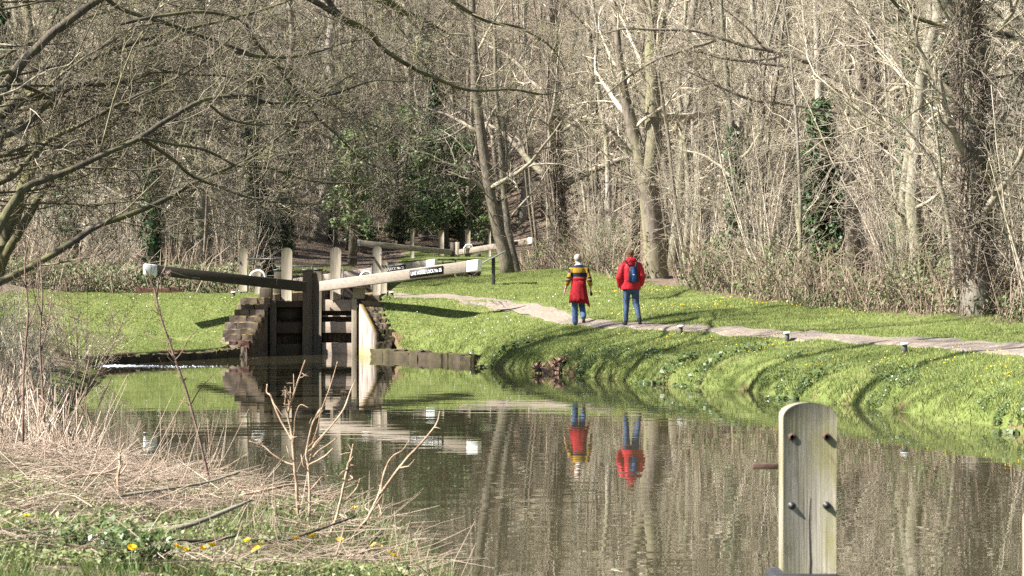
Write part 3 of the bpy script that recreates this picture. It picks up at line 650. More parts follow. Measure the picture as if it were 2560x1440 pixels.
for k, (xl, d) in enumerate(zip((604, 597, 588, 577, 564, 558, 565, 577, 588), (71.0, 70.8, 70.6, 70.3, 70.0, 69.8, 69.6, 69.45, 69.35))):
    y0 = 748 + k * 15.5; xr = 676 - k * 7.2; xm = xl + (xr - xl) * rr.uniform(.35, .65); mt = M['brick' if k == 7 else 'stone']
    for x0, x1 in ((xl, xm - 1), (xm, xr)):
        a, c = q(x0, y0 + 17 + rr.uniform(0, 3), d), q(x1, y0 + rr.uniform(-2, 2), d); g = Geo(); g.stone(((a[0] + c[0]) / 2, d + .25, (a[2] + c[2]) / 2), (c[0] - a[0], 1.0, c[2] - a[2] + .09), rr.uniform(-.04, .04), .05, .014, k + x0, 6); g.build("coping_stone", mt, t)
bs = [(-4.24, 71.35), (-4.14, 70.7), (-3.90, 70.0), (-3.66, 69.4)]; tp = [(-4.24, 71.35, 1.47), (-4.14, 70.7, 1.38), (-3.90, 70.0, 1.02), (-3.66, 69.4, .62)]
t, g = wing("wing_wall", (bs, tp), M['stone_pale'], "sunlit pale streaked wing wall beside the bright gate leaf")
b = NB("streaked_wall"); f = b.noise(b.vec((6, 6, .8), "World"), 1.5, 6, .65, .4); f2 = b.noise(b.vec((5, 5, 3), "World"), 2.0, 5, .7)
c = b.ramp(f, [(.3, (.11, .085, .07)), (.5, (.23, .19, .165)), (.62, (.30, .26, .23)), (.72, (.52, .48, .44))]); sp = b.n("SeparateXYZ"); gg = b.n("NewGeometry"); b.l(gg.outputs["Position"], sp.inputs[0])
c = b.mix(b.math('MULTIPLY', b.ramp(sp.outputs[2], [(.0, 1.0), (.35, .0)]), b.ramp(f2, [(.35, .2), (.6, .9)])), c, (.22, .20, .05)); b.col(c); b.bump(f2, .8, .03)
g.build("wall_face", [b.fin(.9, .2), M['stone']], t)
for k in range(9):
    y0 = 741 + k * 14.5; d = 71.2 - k * .22; xl = (893, 905, 916, 926, 933, 938, 940, 941, 942)[k]; xr = (950, 955, 960, 960, 966, 974, 982, 988, 980)[k]; xm = xl + (xr - xl) * rr.uniform(.4, .65)
    for x0, x1 in ((xl, xm - 1), (xm, xr)):
        a, c = q(x0, y0 + 18, d), q(x1, y0 + rr.uniform(-2, 3), d); g = Geo(); g.stone(((a[0] + c[0]) / 2, d + .28, (a[2] + c[2]) / 2), (c[0] - a[0], .8, c[2] - a[2] + .09), rr.uniform(-.08, .04), .06, .016, k * 3 + x0, 6); g.build("coping_stone", M['stone' if k < 6 else 'quay'], t)

# low stone quays either side
def quay(P, lab, seed, hts):
    P = resample(np.array([(*p, 0) for p in P]), 200); L = np.concatenate([[0], np.cumsum(np.linalg.norm(np.diff(P, axis=0), axis=1))]); r = random.Random(seed); s_ = 0; g = Geo(); k = 0
    while s_ < L[-1] - .1:
        w_ = r.uniform(.5, 1.1); i0, i1 = np.searchsorted(L, s_), min(len(L) - 1, np.searchsorted(L, s_ + w_)); a, c = P[i0], P[i1]; m_ = (a + c) / 2; rz = math.atan2(c[1] - a[1], c[0] - a[0])
        h_ = hts + r.uniform(-.035, .03); g.stone((m_[0], m_[1], h_ / 2 - .2), (np.linalg.norm(c - a) - .015, .42, h_ + .4), rz, .12, .028, seed + k, 6); s_ += w_; k += 1
    return tag(g.build("quay_edge", M['quay']), lab, "stone edge", "low stone quay edges beside the lock mouth")
quay([(-3.6, 69.3), (-3.15, 68.6), (-1.35, 65.2), (-.75, 63.4)], "low mossy quay edge of rough blocks under the towpath bank", 3, .20)
quay([(-7.4, 69.0), (-8.3, 66.9), (-9.4, 64.2), (-10.1, 62.7)], "low dark mossy quay edge running under the far lawn", 8, .20)
g = Geo(); a = hit(360, 722); 
for k in range(5): p = at(350 + k * 22, 722, 79.5); g.stone((p[0], 79.5, hz(p[0], 79.5) + .08), (.27, .3, .22), 0, .15, .02, k, 4)
tag(g.build("brick_kerb", M['brick']), "low red brick kerb at the back edge of the lawn", "brick kerb")
g = Geo(); p = hit(482, 728); g.stone((p[0], p[1], p[2] + .06), (.38, .3, .14), 0, .2, .02, 2, 4); tag(g.build("brick_block", M['brick']), "single red brick slab lying at the lawn's back edge", "brick slab")

# bollards
def bollard_parts(t, r, h):
    g = Geo(); g.tube([(0, 0, -.15), (0, 0, h * .3), (0, 0, h * .78)], [r * 1.05, r, r * .95], 12); g.build("post", M['bollard'], t, smooth=True)
    g = Geo(); g.tube([(0, 0, h * .76), (0, 0, h * .80), (0, 0, h * .88), (0, 0, h * .96), (0, 0, h)], [r * 1.2, r * 1.75, r * 1.8, r * 1.45, r * .6], 16); g.build("cap", M['white'], t, smooth=True)
BOL = [((1702, 838), 57.0, 24, "white topped iron mooring bollard beside the path, nearest to the walkers", 5.2), ((1968, 854), 52.0, 24, "middle white topped mooring bollard along the grassy bank", 5.6), ((2262, 884), 46.3, 27, "white topped mooring bollard nearest the timber paddle post", 6.6)]
for (px, py), d, hgt_, lab, r in BOL:
    x = (px - 1280) / F * d; z = EYE - (py - HZ) / F * d
    p = hit(px, py, 34); t = thing("mooring_bollard", p, lab, "bollard", "mooring bollards by the towpath"); s_ = F / p[1]; bollard_parts(t, r / s_, hgt_ / s_)
for (px, py, hpx, wpx, lab) in ((584, 742, 13, 14, "foremost white capped bollard on the lawn under the dark beam"), (601, 736, 11, 11, "shaded capped bollard on the lawn between two others"), (609, 731, 10, 12, "white capped bollard on the lawn closest to the tall white hoop"),
                          (959.5, 735, 15, 12, "tallest white capped bollard right of the sunlit gate"), (968, 740, 12, 11, "small white capped bollard closest to the lock, beside its twin"), (979.5, 741, 12, 14, "small white capped bollard at the end of the trio by the path")):
    p = hit(px, py, 60); s_ = F / p[1]; t = thing("mooring_bollard", p, lab, "bollard", "small bollards at the lock head"); bollard_parts(t, wpx / s_ / 3.6, hpx / s_)

# information board
p = hit(1233, 712, 60); d = p[1]; s_ = F / d; print("BOARD", p)
t = thing("information_board", (0, 0, 0), "slanted grey information board on a dark post beside the path", "information board")
g = Geo(); a = at(1229, 645, d); c = at(1238, 645, d); g.box(((a[0] + c[0]) / 2, d, (a[2] + 8 / s_ + p[2] - .2) / 2), (c[0] - a[0], .12, a[2] - p[2] + .25)); g.build("post", plain("post_dark", (.06, .06, .055), .7, .3), t, bevel=.01)
g = Geo(); a, c = at(1206, 658, d), at(1264, 628, d); g.bar((a[0], d, a[2]), (c[0], d, c[2]), .045, .045, .75); g.build("panel", plain("panel_grey", (.20, .20, .20), .45, .5), t, bevel=.008)

# ------------------------------------------------------------------ the paddle post of the next lock, close to the camera
DN = 11.15; SN = F / DN
t = thing("paddle_post", (0, 0, 0), "weathered grey timber paddle post with four bolts standing close to the camera", "timber post")
g = Geo(); a, c = at(1962, 1440, DN), at(2085, 1012, DN); wd = c[0] - a[0]; xm = (a[0] + c[0]) / 2; zt = c[2]; rise = .060; n = 25; zb = .25
prof = [(a[0], zb), (c[0], zb)] + [(xm + wd / 2 * math.cos(th), zt - rise + rise * math.sin(th) ** .9) for th in np.linspace(0, math.pi, n)]
extrude(g, prof, 0, .225); po = g.build("post", M['post_near'], t, bevel=.010); po.location = (0, DN + .11, 0)
po.data.transform(Matrix.Translation((-xm, 0, 0))); po.location.x = xm; po.rotation_euler.z = math.radians(1.2)
g = Geo(); g.tube([(xm - .004, DN - .003, .72), (xm + .003, DN - .003, .93), (xm - .003, DN - .003, 1.10), (xm + .004, DN - .003, 1.2)], [.0025, .0022, .0015, .0006], 5); g.build("crack", plain("crack_dark", (.05, .04, .03), .9, .1), po).matrix_parent_inverse = Matrix.Identity(4)
cr = po.children[0]; cr.matrix_parent_inverse = Matrix.LocRotScale(po.location, po.rotation_euler.to_quaternion(), None).inverted()
for k, (px, py) in enumerate(((1980, 1092), (2066, 1091), (1979, 1264), (2066, 1263))):
    p = at(px, py, DN); g = Geo(); y0 = DN
    if k < 2: pr = [(.0, .0165), (-.006, .0165), (-.010, .0155), (-.010, .0085), (-.003, .008)]
    else: pr = [(.0, .0165), (-.005, .0165), (-.006, .012), (-.013, .010), (-.018, .005), (-.019, .001)]
    g.tube([(p[0], y0 + u, p[2]) for u, r in pr], [r for u, r in pr], 16)
    g.build("bolt", M['rust'] if k < 2 else M['iron'], t, smooth=False)["label"] = "rusty hollow bolt ring" if k < 2 else "black domed bolt head"
g = Geo(); p = at(1915, 1165, DN + .33); g.box((p[0] + .03, DN + .30, p[2] + .002), (.125 * 1.0 + .06, .03, .026)); g.build("iron_arm", M['rust'], t, bevel=.003)
g = Geo(); p = at(1926, 1441, DN); c = at(2100, 1434, DN); g.box(((p[0] + c[0]) / 2, DN + .10, c[2] - .06), (c[0] - p[0], .30, .12)); g.build("iron_shoe", M['iron'], t, bevel=.02)
gt = thing("lock_gate", (0, 0, 0), "timber gate beam carrying the weathered paddle post at the picture's lower edge", "lock gate", None)
g = Geo(); g.bar((-.5, DN + .1, .60), (4.2, DN + .1, .60), .3, .3, .28); g.build("top_beam", M['post_near'], gt, bevel=.01)
g = Geo()
for k in range(14): g.box((1.95 + k * .16 - 1.1, DN + .28, .05), (.155, .06, 1.1))
g.build("planking", M['gate'], gt)
g = Geo(); p = at(2556, 1266, DN + .71); prof = [(p[0], .3), (p[0] + .21, .3)] + [(p[0] + .105 + .105 * math.cos(th), p[2] - .05 + .05 * math.sin(th)) for th in np.linspace(0, math.pi, 13)]
t2 = thing("timber_post", (0, 0, 0), "pale timber post showing only a sliver at the picture's edge", "timber post"); extrude(g, prof, DN + .6, .2); g.build("post", M['post'], t2, bevel=.01)
g = Geo(); g.stone((p[0] + .105, DN + .6, .28), (.3, .3, 1.0), 0, .1, 0, 3, 3); g.build("footing", M['stone'], t2)
# ------------------------------------------------------------------ bare trees
class TP:
    def __init__(s, **k):
        s.n = (14, 6, 5, 3); s.seg = (12, 7, 5, 4, 3); s.sides = (9, 5, 4, 3, 3); s.ratio = (.42, .52, .52, .55); s.start = (.28, .2, .2, .15)
        s.ang = (55, 48, 45, 45); s.wig = (.05, .16, .2, .25, .25); s.trop = (.0, .05, .03, .02, .0); s.rr = (.42, .5, .55, .6); s.tip = (.25, .25, .3, .4, .5); s.minr = .006
        for a, b_ in k.items(): setattr(s, a, b_)
def grow(gt, gc, rng, p, d, L, r, lev, T, pts=None, rad=None, lvl_split=1):
    if pts is None:
        ns = T.seg[lev]; P = np.empty((ns + 1, 3)); P[0] = p; d = norm(np.array(d, float)); st = L / ns
        w_ = rng.normal(size=(ns, 3)) * T.wig[lev]; w_[:, 2] += T.trop[lev]
        for i in range(ns): d = norm(d + w_[i]); P[i + 1] = P[i] + d * st
        u = np.linspace(0, 1, ns + 1); R = np.maximum(r * (1 - (1 - T.tip[lev]) * u), T.minr * .6)
        if lev == 0: R[0] *= 1.45; R[1] *= 1.06
    else: P, R = np.asarray(pts), np.asarray(rad); ns = len(P) - 1
    g = gt if lev < lvl_split else gc
    g.tube(P, R, T.sides[lev], 0, cap=(lev < 2))
    if lev >= len(T.n): return
    k = T.n[lev]; us = T.start[lev] + (1 - T.start[lev]) * (np.arange(k) + rng.random(k)) / k
    az = rng.random() * 6.28
    for u in us:
        f = u * ns; i = min(int(f), ns - 1); pt = P[i] + (P[i + 1] - P[i]) * (f - i); t = norm(P[i + 1] - P[i]); rad_ = R[i] + (R[i + 1] - R[i]) * (f - i)
        az += 2.4 + rng.normal() * .5; a = norm(np.cross(t, [.31, .2, .93] if abs(t[2]) < .9 else [1, 0, .1])); b_ = np.cross(t, a)
        th = math.radians(T.ang[lev] * (1.15 - .4 * u) + rng.normal() * 9)
        nd = t * math.cos(th) + (a * math.cos(az) + b_ * math.sin(az)) * math.sin(th)
        ln = L * T.ratio[lev] * (1.15 - .55 * u) * rng.uniform(.6, 1.25)
        grow(gt, gc, rng, pt, nd, ln, max(min(rad_ * .8, rad_ * T.rr[lev] * rng.uniform(.7, 1.3)), T.minr * (.75 if lev > 2 else 1)), lev + 1, T, lvl_split=lvl_split)

def ivy_on(g, rng, pts, rad, n, size, spread=1.0):
    P = np.array(pts); R = np.array(rad); u = rng.random(n) * (len(P) - 1); i = u.astype(int); f = (u - i)[:, None]
    C = P[i] * (1 - f) + P[i + 1] * f; r = R[i] * (1 - f[:, 0]) + R[i + 1] * f[:, 0]; a = rng.random(n) * 6.283
    rr = r + np.abs(rng.normal(0, .10, n)) * spread * (.4 + vnoise(u * 2.2, a * 1.2, 5) * 1.5); N = np.stack([np.cos(a), np.sin(a), rng.normal(.3, .4, n)], -1)
    V, Q = leaf_quads(C + N * rr[:, None] * [1, 1, .2], N + rng.normal(size=(n, 3)) * .55, size * rng.uniform(.7, 1.3, n), rng, .2, .85); g.add(V, Q)

def tree_variant(seed, h, r, lean=(0, 0), T=None, ivy=0, barkm='bark', twigm='twig', ivy_top=.45, name="bare_tree"):
    rng = np.random.default_rng(seed); T = T or TP(); gt, gc = Geo(), Geo()
    ns = T.seg[0]; u = np.linspace(0, 1, ns + 1); w_ = np.cumsum(rng.normal(0, .018 * h / ns * 6, (ns + 1, 2)), 0); w_ -= w_[0]
    P = np.stack([w_[:, 0] + lean[0] * h * u, w_[:, 1] + lean[1] * h * u, -.4 + u * (h + .4)], -1); R = r * (1 - .82 * u ** 1.1); R[0] *= 1.5; R[1] *= 1.1
    grow(gt, gc, rng, P[0], (0, 0, 1), h, r, 0, T, P, R)
    o = bpy.data.objects.new(name, None); COL.objects.link(o); o.empty_display_size = .3
    gt.build("trunk", M[barkm], o, smooth=True); gc.build("crown", M[twigm], o)
    if ivy:
        g = Geo(); k = max(2, int(ns * ivy_top)); ivy_on(g, rng, P[:k + 1], R[:k + 1], ivy, .16); g.build("ivy", M['ivy'], o)
    return o
def clump_variant(seed, nst, h, r, spread, barkm='twig', twigm='twig', name="coppice_shrub", T=None):
    """many stems from one stool"""
    rng = np.random.default_rng(seed); gt, gc = Geo(), Geo()
    T = T or TP(n=(7, 4, 3), ratio=(.42, .5, .5), seg=(8, 5, 4, 3), sides=(5, 3, 3, 3), ang=(40, 45, 45), wig=(.06, .16, .2, .2), trop=(.03, .03, 0, 0), start=(.15, .15, .1), minr=.005)
    for k in range(nst):
        a = rng.random() * 6.283; s_ = spread * rng.uniform(.1, 1) ** .7; d = np.array([math.cos(a) * s_, math.sin(a) * s_, 1.0])
        hh = h * rng.uniform(.55, 1.1); grow(gt, gc, rng, np.array([math.cos(a) * .25 * rng.random(), math.sin(a) * .25 * rng.random(), -.2]), d, hh, r * rng.uniform(.5, 1.2), 0, T)
    o = bpy.data.objects.new(name, None); COL.objects.link(o)
    gt.build("stems", M[barkm], o, smooth=True); gc.build("crown", M[twigm], o); return o

rng = np.random.default_rng(2024)
TW = TP(n=(20, 7, 5, 3), start=(.12, .15, .15, .1), ratio=(.25, .55, .55, .55), ang=(54, 46, 46, 48), rr=(.27, .5, .55, .6), wig=(.05, .17, .26, .3, .3), trop=(0, .03, .02, 0, 0))
TALL = [tree_variant(100 + i, h, r, ln, TW, iv, bk, tw, it) for i, (h, r, ln, iv, bk, tw, it) in enumerate((
    (17, .19, (.02, .0), 0, 'bark', 'twig', 0), (15, .13, (-.05, .02), 0, 'bark', 'twig', 0), (19, .26, (.03, 0), 2600, 'bark_brown', 'twig', .5), (14, .10, (.08, 0), 0, 'bark', 'twig', 0),
    (18, .22, (-.02, 0), 0, 'bark_brown', 'twig', 0), (13, .09, (-.10, 0), 0, 'bark', 'twig', 0), (16, .16, (.04, 0), 1500, 'bark', 'twig', .6), (17, .30, (0, 0), 0, 'bark', 'twig', 0)))]
SHRUB = [clump_variant(200 + i, *a) for i, a in enumerate(((7, 5.5, .030, .35), (9, 4.2, .022, .5), (5, 7.5, .040, .28), (10, 2.8, .015, .6)))]
used = set()
def plant(bank, idx, x, y, sc, label, group, cat="tree", name=None):
    src = bank[idx]; loc = (x, y, hz(x, y)); rz = rng.random() * 6.283; sc3 = (sc, sc, sc * rng.uniform(.9, 1.1))
    if id(src) not in used:
        used.add(id(src)); src.location = loc; src.rotation_euler = (0, 0, rz); src.scale = sc3; tag(src, label, cat, group); return src
    return dup(src, loc, rz, sc3, label, group)
def scatter(n, fy, fx, ok, mind, seed):
    r = np.random.default_rng(seed); out = []
    for _ in range(n * 40):
        y = fy(r.random()); x = fx(r.random(), y)
        if ok(x, y) and all((x - a) ** 2 + (y - b_) ** 2 > mind ** 2 for a, b_ in out): out.append((x, y))
        if len(out) >= n: break
    return out
seen = lambda x, y, m=2.0: abs(x) < y / 5.08 + m
CORR = ((1625, 85, 86), (1615, 60, 92), (1240, 112, 120), (1395, 42, 97), (2440, 62, 60), (1840, 55, 79), (2060, 65, 81), (2190, 40, 75), (2370, 45, 60), (1450, 60, 80), (1965, 25, 80))
def clear(x, y, k=1.0):                             # nothing is planted between the camera and the trees one can tell apart
    px = 1280 + F * x / y; return all(abs(px - a) > w_ * k or y > d for a, w_, d in CORR)
def ok_right(x, y): return clear(x, y) and seen(x, y) and y > wood_edge_right(x) + 2.0 and x > -1.5
def ok_mid(x, y): return seen(x, y) and y > 122 and not (abs(x + 2.5) < 3 and y < 124)
def ok_left(x, y): return seen(x, y) and y > 83 and x < np.interp(y, [83, 92, 100, 107, 114, 119, 124], [-9.0, -8.5, -10.5, -11.2, -11.0, -8.6, -6.5])
WR = ("slender bare tree with pale trunk in the sunny wood beyond the towpath", "trees in the wood beyond the towpath")
WM = ("bare tree on the wooded hillside beyond the upper lock", "trees on the hillside beyond the locks")
WL = ("bare tree in the shaded wood behind the far lawn", "trees in the wood behind the lawn")
for x, y in scatter(62, lambda u: 54 + 56 * u, lambda u, y: -1 + u * 26, ok_right, 1.5, 1): plant(TALL, int(rng.choice(8, p=[.16, .17, .1, .17, .12, .14, .08, .06])), x, y, rng.uniform(.75, 1.2), *WR)
for x, y in scatter(78, lambda u: 106 + 44 * u, lambda u, y: -32 + 64 * u, lambda x, y: (ok_mid(x, y) or (y > 108 and x > 6 and seen(x, y))), 2.2, 2): plant(TALL, int(rng.integers(8)), x, y, rng.uniform(.8, 1.3), *WM)
for x, y in scatter(52, lambda u: 83 + 42 * u, lambda u, y: -26 + 20 * u, ok_left, 1.4, 3): plant(TALL, int(rng.integers(8)), x, y, rng.uniform(.7, 1.15), *WL)
SR = ("many stemmed bare shrub with thin pale shoots at the wood's sunny edge", "bare shrubs along the wood beyond the towpath")
SL = ("thicket of thin bare shoots under the trees behind the lawn", "bare thickets behind the lawn")
for x, y in scatter(30, lambda u: 48 + 50 * u, lambda u, y: -1 + u * 24, lambda x, y: clear(x, y, 1.15) and seen(x, y, 1) and wood_edge_right(x) + .8 < y < wood_edge_right(x) + 14, 1.3, 4): plant(SHRUB, int(rng.integers(4)), x, y, rng.uniform(.7, 1.2), *SR, "shrub")
for x, y in scatter(70, lambda u: 82.5 + 52 * u, lambda u, y: -24 + 21 * u, lambda x, y: ok_left(x, y + 1.0), 1.2, 5): plant(SHRUB, int(rng.integers(4)), x, y, rng.uniform(.6, 1.1), *SL, "shrub")
TPOLE = TP(n=(9, 4, 3), ratio=(.2, .5, .5), seg=(10, 5, 4, 3), sides=(6, 3, 3, 3), ang=(40, 45, 45), wig=(.045, .16, .22, .2), trop=(.01, .03, 0, 0), start=(.25, .15, .1), minr=.006)
POLE = [clump_variant(300 + i, *a, name="young_tree", T=TPOLE, barkm=bk) for i, (a, bk) in enumerate((((1, 11, .06, .05), 'bark'), ((1, 10, .045, .16), 'twig'), ((1, 13, .085, .06), 'bark_brown'), ((1, 9, .04, .22), 'bark')))]
PR = ("young tree of straight thin pale poles crowded in the sunny wood", "young trees in the sunny wood")
PL = ("young tree of thin straight poles in the dim wood over the far lawn", "young trees in the dim wood")
for x, y in scatter(150, lambda u: 52 + 60 * u, lambda u, y: -2 + u * 27, lambda x, y: clear(x, y, .7) and seen(x, y, 1) and y > wood_edge_right(x) + 2.5, .55, 14): plant(POLE, int(rng.integers(4)), x, y, rng.uniform(.75, 1.25), *PR)
for x, y in scatter(112, lambda u: 84 + 48 * u, lambda u, y: -26 + 21 * u, ok_left, .6, 15): plant(POLE, int(rng.integers(4)), x, y, rng.uniform(.7, 1.15), *PL)
# the far wood that closes the view, one mass
gF = Geo(); TF = TP(n=(13, 6, 4), seg=(8, 5, 4, 3), sides=(5, 3, 3, 3), ratio=(.33, .55, .55), start=(.12, .15, .1), minr=.014, ang=(60, 50, 45)); r2 = np.random.default_rng(77)
protos = []
for k in range(6):
    g = Geo(); hgt = r2.uniform(12, 17); grow(g, g, r2, np.array([0, 0, -.4]), (r2.normal() * .05, 0, 1), hgt, r2.uniform(.10, .22), 0, TF); protos.append((np.vstack(g.V), np.vstack(g.Q)))
for x, y in scatter(330, lambda u: 128 + 92 * u, lambda u, y: (u * 2 - 1) * (y / 4.9 + 4), lambda x, y: True, 2.0, 6):
    V, Q = protos[r2.integers(6)]; a = r2.random() * 6.28; c_, s_ = math.cos(a), math.sin(a); k = r2.uniform(.7, 1.2); W = V @ np.array([[c_, s_, 0], [-s_, c_, 0], [0, 0, 1]]) * k + [x, y, hz(x, y)]; gF.add(W, Q)
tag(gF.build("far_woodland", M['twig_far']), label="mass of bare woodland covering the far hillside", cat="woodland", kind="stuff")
# ------------------------------------------------------------------ trees one can tell apart
def px_path(P, d, d1=None):
    d1 = d if d1 is None else d1; n = len(P); return np.array([at(p[0], p[1], d + (d1 - d) * i / max(1, n - 1)) for i, p in enumerate(P)])
def px_rad(W, d): return np.array(W, float) / 2 / F * d
def smooth_path(P, R, n):
    """Catmull-Rom through the points"""
    P = np.array(P); R = np.array(R); m = len(P); E = np.vstack([2 * P[0] - P[1], P, 2 * P[-1] - P[-2]]); u = np.linspace(0, m - 1 - 1e-6, n); i = u.astype(int); t = (u - i)[:, None]
    a, b_, c, d = E[i], E[i + 1], E[i + 2], E[i + 3]
    Q = .5 * (2 * b_ + (c - a) * t + (2 * a - 5 * b_ + 4 * c - d) * t ** 2 + (3 * b_ - a - 3 * c + d) * t ** 3); return Q, np.interp(u, np.arange(m), R)
TB = TP(n=(7, 5, 4), seg=(8, 6, 5, 4), sides=(6, 4, 3, 3), ratio=(.42, .5, .5), start=(.3, .2, .15), ang=(50, 48, 45), wig=(.05, .16, .22, .25), trop=(.0, .04, .02, .0), minr=.006)
def limb(gt, gc, rng, pts, rad, T=TB, n=None, L=None):
    P, R = smooth_path(pts, rad, n or max(8, 3 * len(pts))); k = np.linalg.norm(np.diff(P, axis=0), axis=1).sum()
    jit = rng.normal(size=P.shape) * R[:, None] * .07; jit[0] = 0; P = P + jit
    grow(gt, gc, rng, P[0], (0, 0, 1), L or k, R[0], 0, T, P, R); return P, R
def feature(name, base, label, cat="tree", group=None): return thing(name, base, label, cat, group)
def rel(P, base): return np.asarray(P) - np.asarray(base)

# forked beech behind the walkers
rng = np.random.default_rng(31); d = 84.0
b0 = at(1642, 715, d); b0[2] = hz(b0[0], d); t = feature("beech_tree", b0, "thick smooth grey tree forking into two stems behind the red jacketed walker"); gt, gc = Geo(), Geo()
TBH = TP(n=(9, 6, 5, 3), seg=(8, 6, 5, 4, 3), sides=(9, 5, 4, 3, 3), ratio=(.35, .52, .5, .5), start=(.25, .2, .15, .1), ang=(55, 48, 45, 45), minr=.007)
def up(P, W, T=TBH, **k): return limb(gt, gc, rng, rel(px_path(P, d), b0), px_rad(W, d), T, **k)
S0 = TP(**{**TBH.__dict__, 'n': (0, 0, 0, 0)})
up([(1646, 735), (1644, 690), (1637, 600), (1628, 520), (1618, 450), (1622, 420)], [78, 62, 56, 52, 54, 48], S0)
up([(1622, 440), (1630, 380), (1634, 300), (1632, 220), (1628, 120), (1634, 0), (1640, -200), (1650, -420)], [46, 46, 42, 36, 31, 25, 18, 6])
up([(1614, 460), (1600, 390), (1582, 320), (1568, 270), (1556, 200), (1545, 100), (1530, -60), (1520, -260)], [38, 36, 33, 29, 23, 17, 11, 4])
up([(1606, 412), (1575, 380), (1545, 345), (1515, 312), (1490, 290)], [15, 12, 9, 7, 5])
up([(1640, 300), (1636, 230), (1650, 120), (1672, 0), (1690, -150)], [20, 18, 14, 9, 4])
gt.build("trunk", M['beech'], t, smooth=True); gc.build("crown", M['twig'], t)

# two leaning stems by the information board
def leaning(P, W, d, lab, mat, seed, ivy=0, name="leaning_tree", twig='twig', T=TBH, fork=(), grp=None, shag=0):
    global b0, gt, gc, rng
    rng = np.random.default_rng(seed); b0 = at(*P[0], d); b0[2] = hz(b0[0], d) - .1; t = feature(name, b0, lab, group=grp); gt, gc = Geo(), Geo()
    PP = rel(px_path(P, d), b0); PP[0, 2] = min(PP[0, 2], -.1); Pm, Rm = limb(gt, gc, rng, PP, px_rad(W, d), T, n=20)
    for fp, fw in fork: limb(gt, gc, rng, rel(px_path(fp, d), b0), px_rad(fw, d), T)
    gt.build("trunk", M[mat], t, smooth=True); gc.build("crown", M[twig], t)
    if ivy: g = Geo(); k = int(len(Pm) * .6); ivy_on(g, rng, Pm[:k], Rm[:k], ivy, .13); g.build("ivy", M['ivy'], t)
    if shag:                                       # dead ivy stems clinging to the bark
        g = Geo(); sh = shag
        for _ in range(sh):
            u = (.17 + rng.random() ** .9 * .73 if shag > 3000 else rng.random() ** .8 * .9) * (len(Pm) - 1); i = int(u); c = Pm[i] + (Pm[min(i + 1, len(Pm) - 1)] - Pm[i]) * (u - i); r = Rm[i]; a = rng.random() * 6.283; o = np.array([math.cos(a), math.sin(a), 0])
            p = c + o * r * .95; L = rng.uniform(.12, .5); q1 = p + o * L * rng.uniform(.1, .6) + np.array([0, 0, rng.uniform(-.2, .25)]); q2 = q1 + o * L * .3 + rng.normal(size=3) * .12
            g.tube([p, q1, q2], [.011, .009, .004], 3, cap=False)
        for _ in range(26):
            a = rng.random() * 6.283; k0, k1 = (4 if shag > 3000 else 0), int(len(Pm) * rng.uniform(.4, .9)); ii = np.linspace(k0, k1, 14).astype(int)
            aa = a + np.cumsum(rng.normal(0, .12, 14)); g.tube(Pm[ii] + np.stack([np.cos(aa), np.sin(aa), aa * 0], -1) * (Rm[ii] * 1.02)[:, None], rng.uniform(.012, .03), 4, cap=False)
        g.build("dead_ivy", M['twig_brown'], t)
    return t
M['twig_brown'] = bark("twig_brown", (.24, .20, .16), (.095, .078, .06), None, 0, 1, 3, .1)
leaning([(1272, 668), (1256, 610), (1236, 540), (1218, 440), (1204, 340), (1192, 230), (1184, 100), (1178, -60), (1170, -250)], [40, 33, 30, 27, 25, 23, 19, 14, 5], 92.0, "rough brown tree leaning over the towpath behind the information board", 'bark_brown', 41)
leaning([(1296, 668), (1284, 640), (1272, 580), (1262, 500), (1254, 400), (1246, 310), (1240, 200), (1236, 40), (1230, -150)], [22, 20, 18, 16, 15, 13, 11, 8, 3], 93.5, "slim pale stem rising close beside the rough leaning tree", 'bark', 42,
        fork=[([(1258, 440), (1266, 380), (1262, 320), (1274, 250)], [12, 10, 8, 5])])
leaning([(1405, 655), (1400, 600), (1392, 520), (1386, 440), (1382, 340), (1380, 240), (1378, 120), (1376, -60), (1372, -260)], [58, 46, 44, 44, 40, 38, 32, 24, 8], 96.0, "stout brown tree shaggy with dead ivy, behind the walker in the striped shirt", 'bark_brown', 43, name="ivy_clad_tree", shag=1500)
leaning([(2440, 790), (2440, 740), (2436, 640), (2434, 520), (2432, 400), (2426, 260), (2420, 120), (2412, -40), (2400, -260)], [92, 78, 72, 74, 72, 66, 58, 48, 20], 56.5, "massive shaggy trunk wrapped in dead ivy, pale bare bark at its foot", 'bark', 44, name="ivy_clad_tree", shag=3200,
        fork=[([(2420, 120), (2380, 40), (2330, -60), (2280, -200)], [40, 32, 24, 10]), ([(2436, 420), (2480, 340), (2530, 270), (2600, 230)], [16, 13, 10, 6])])
leaning([(2396, 770), (2388, 700), (2378, 600), (2366, 520), (2352, 470), (2338, 430)], [17, 15, 14, 14, 13, 12], 57.5, "slim pale sapling forking in front of the massive shaggy trunk", 'bark', 45, name="sapling",
        fork=[([(2345, 450), (2326, 400), (2290, 350), (2240, 300), (2180, 280)], [11, 9, 7, 6, 4]), ([(2352, 470), (2350, 400), (2340, 330), (2330, 260), (2340, 120)], [10, 8, 7, 6, 3])], T=TP(**{**TB.__dict__, 'n': (4, 4, 3)}))
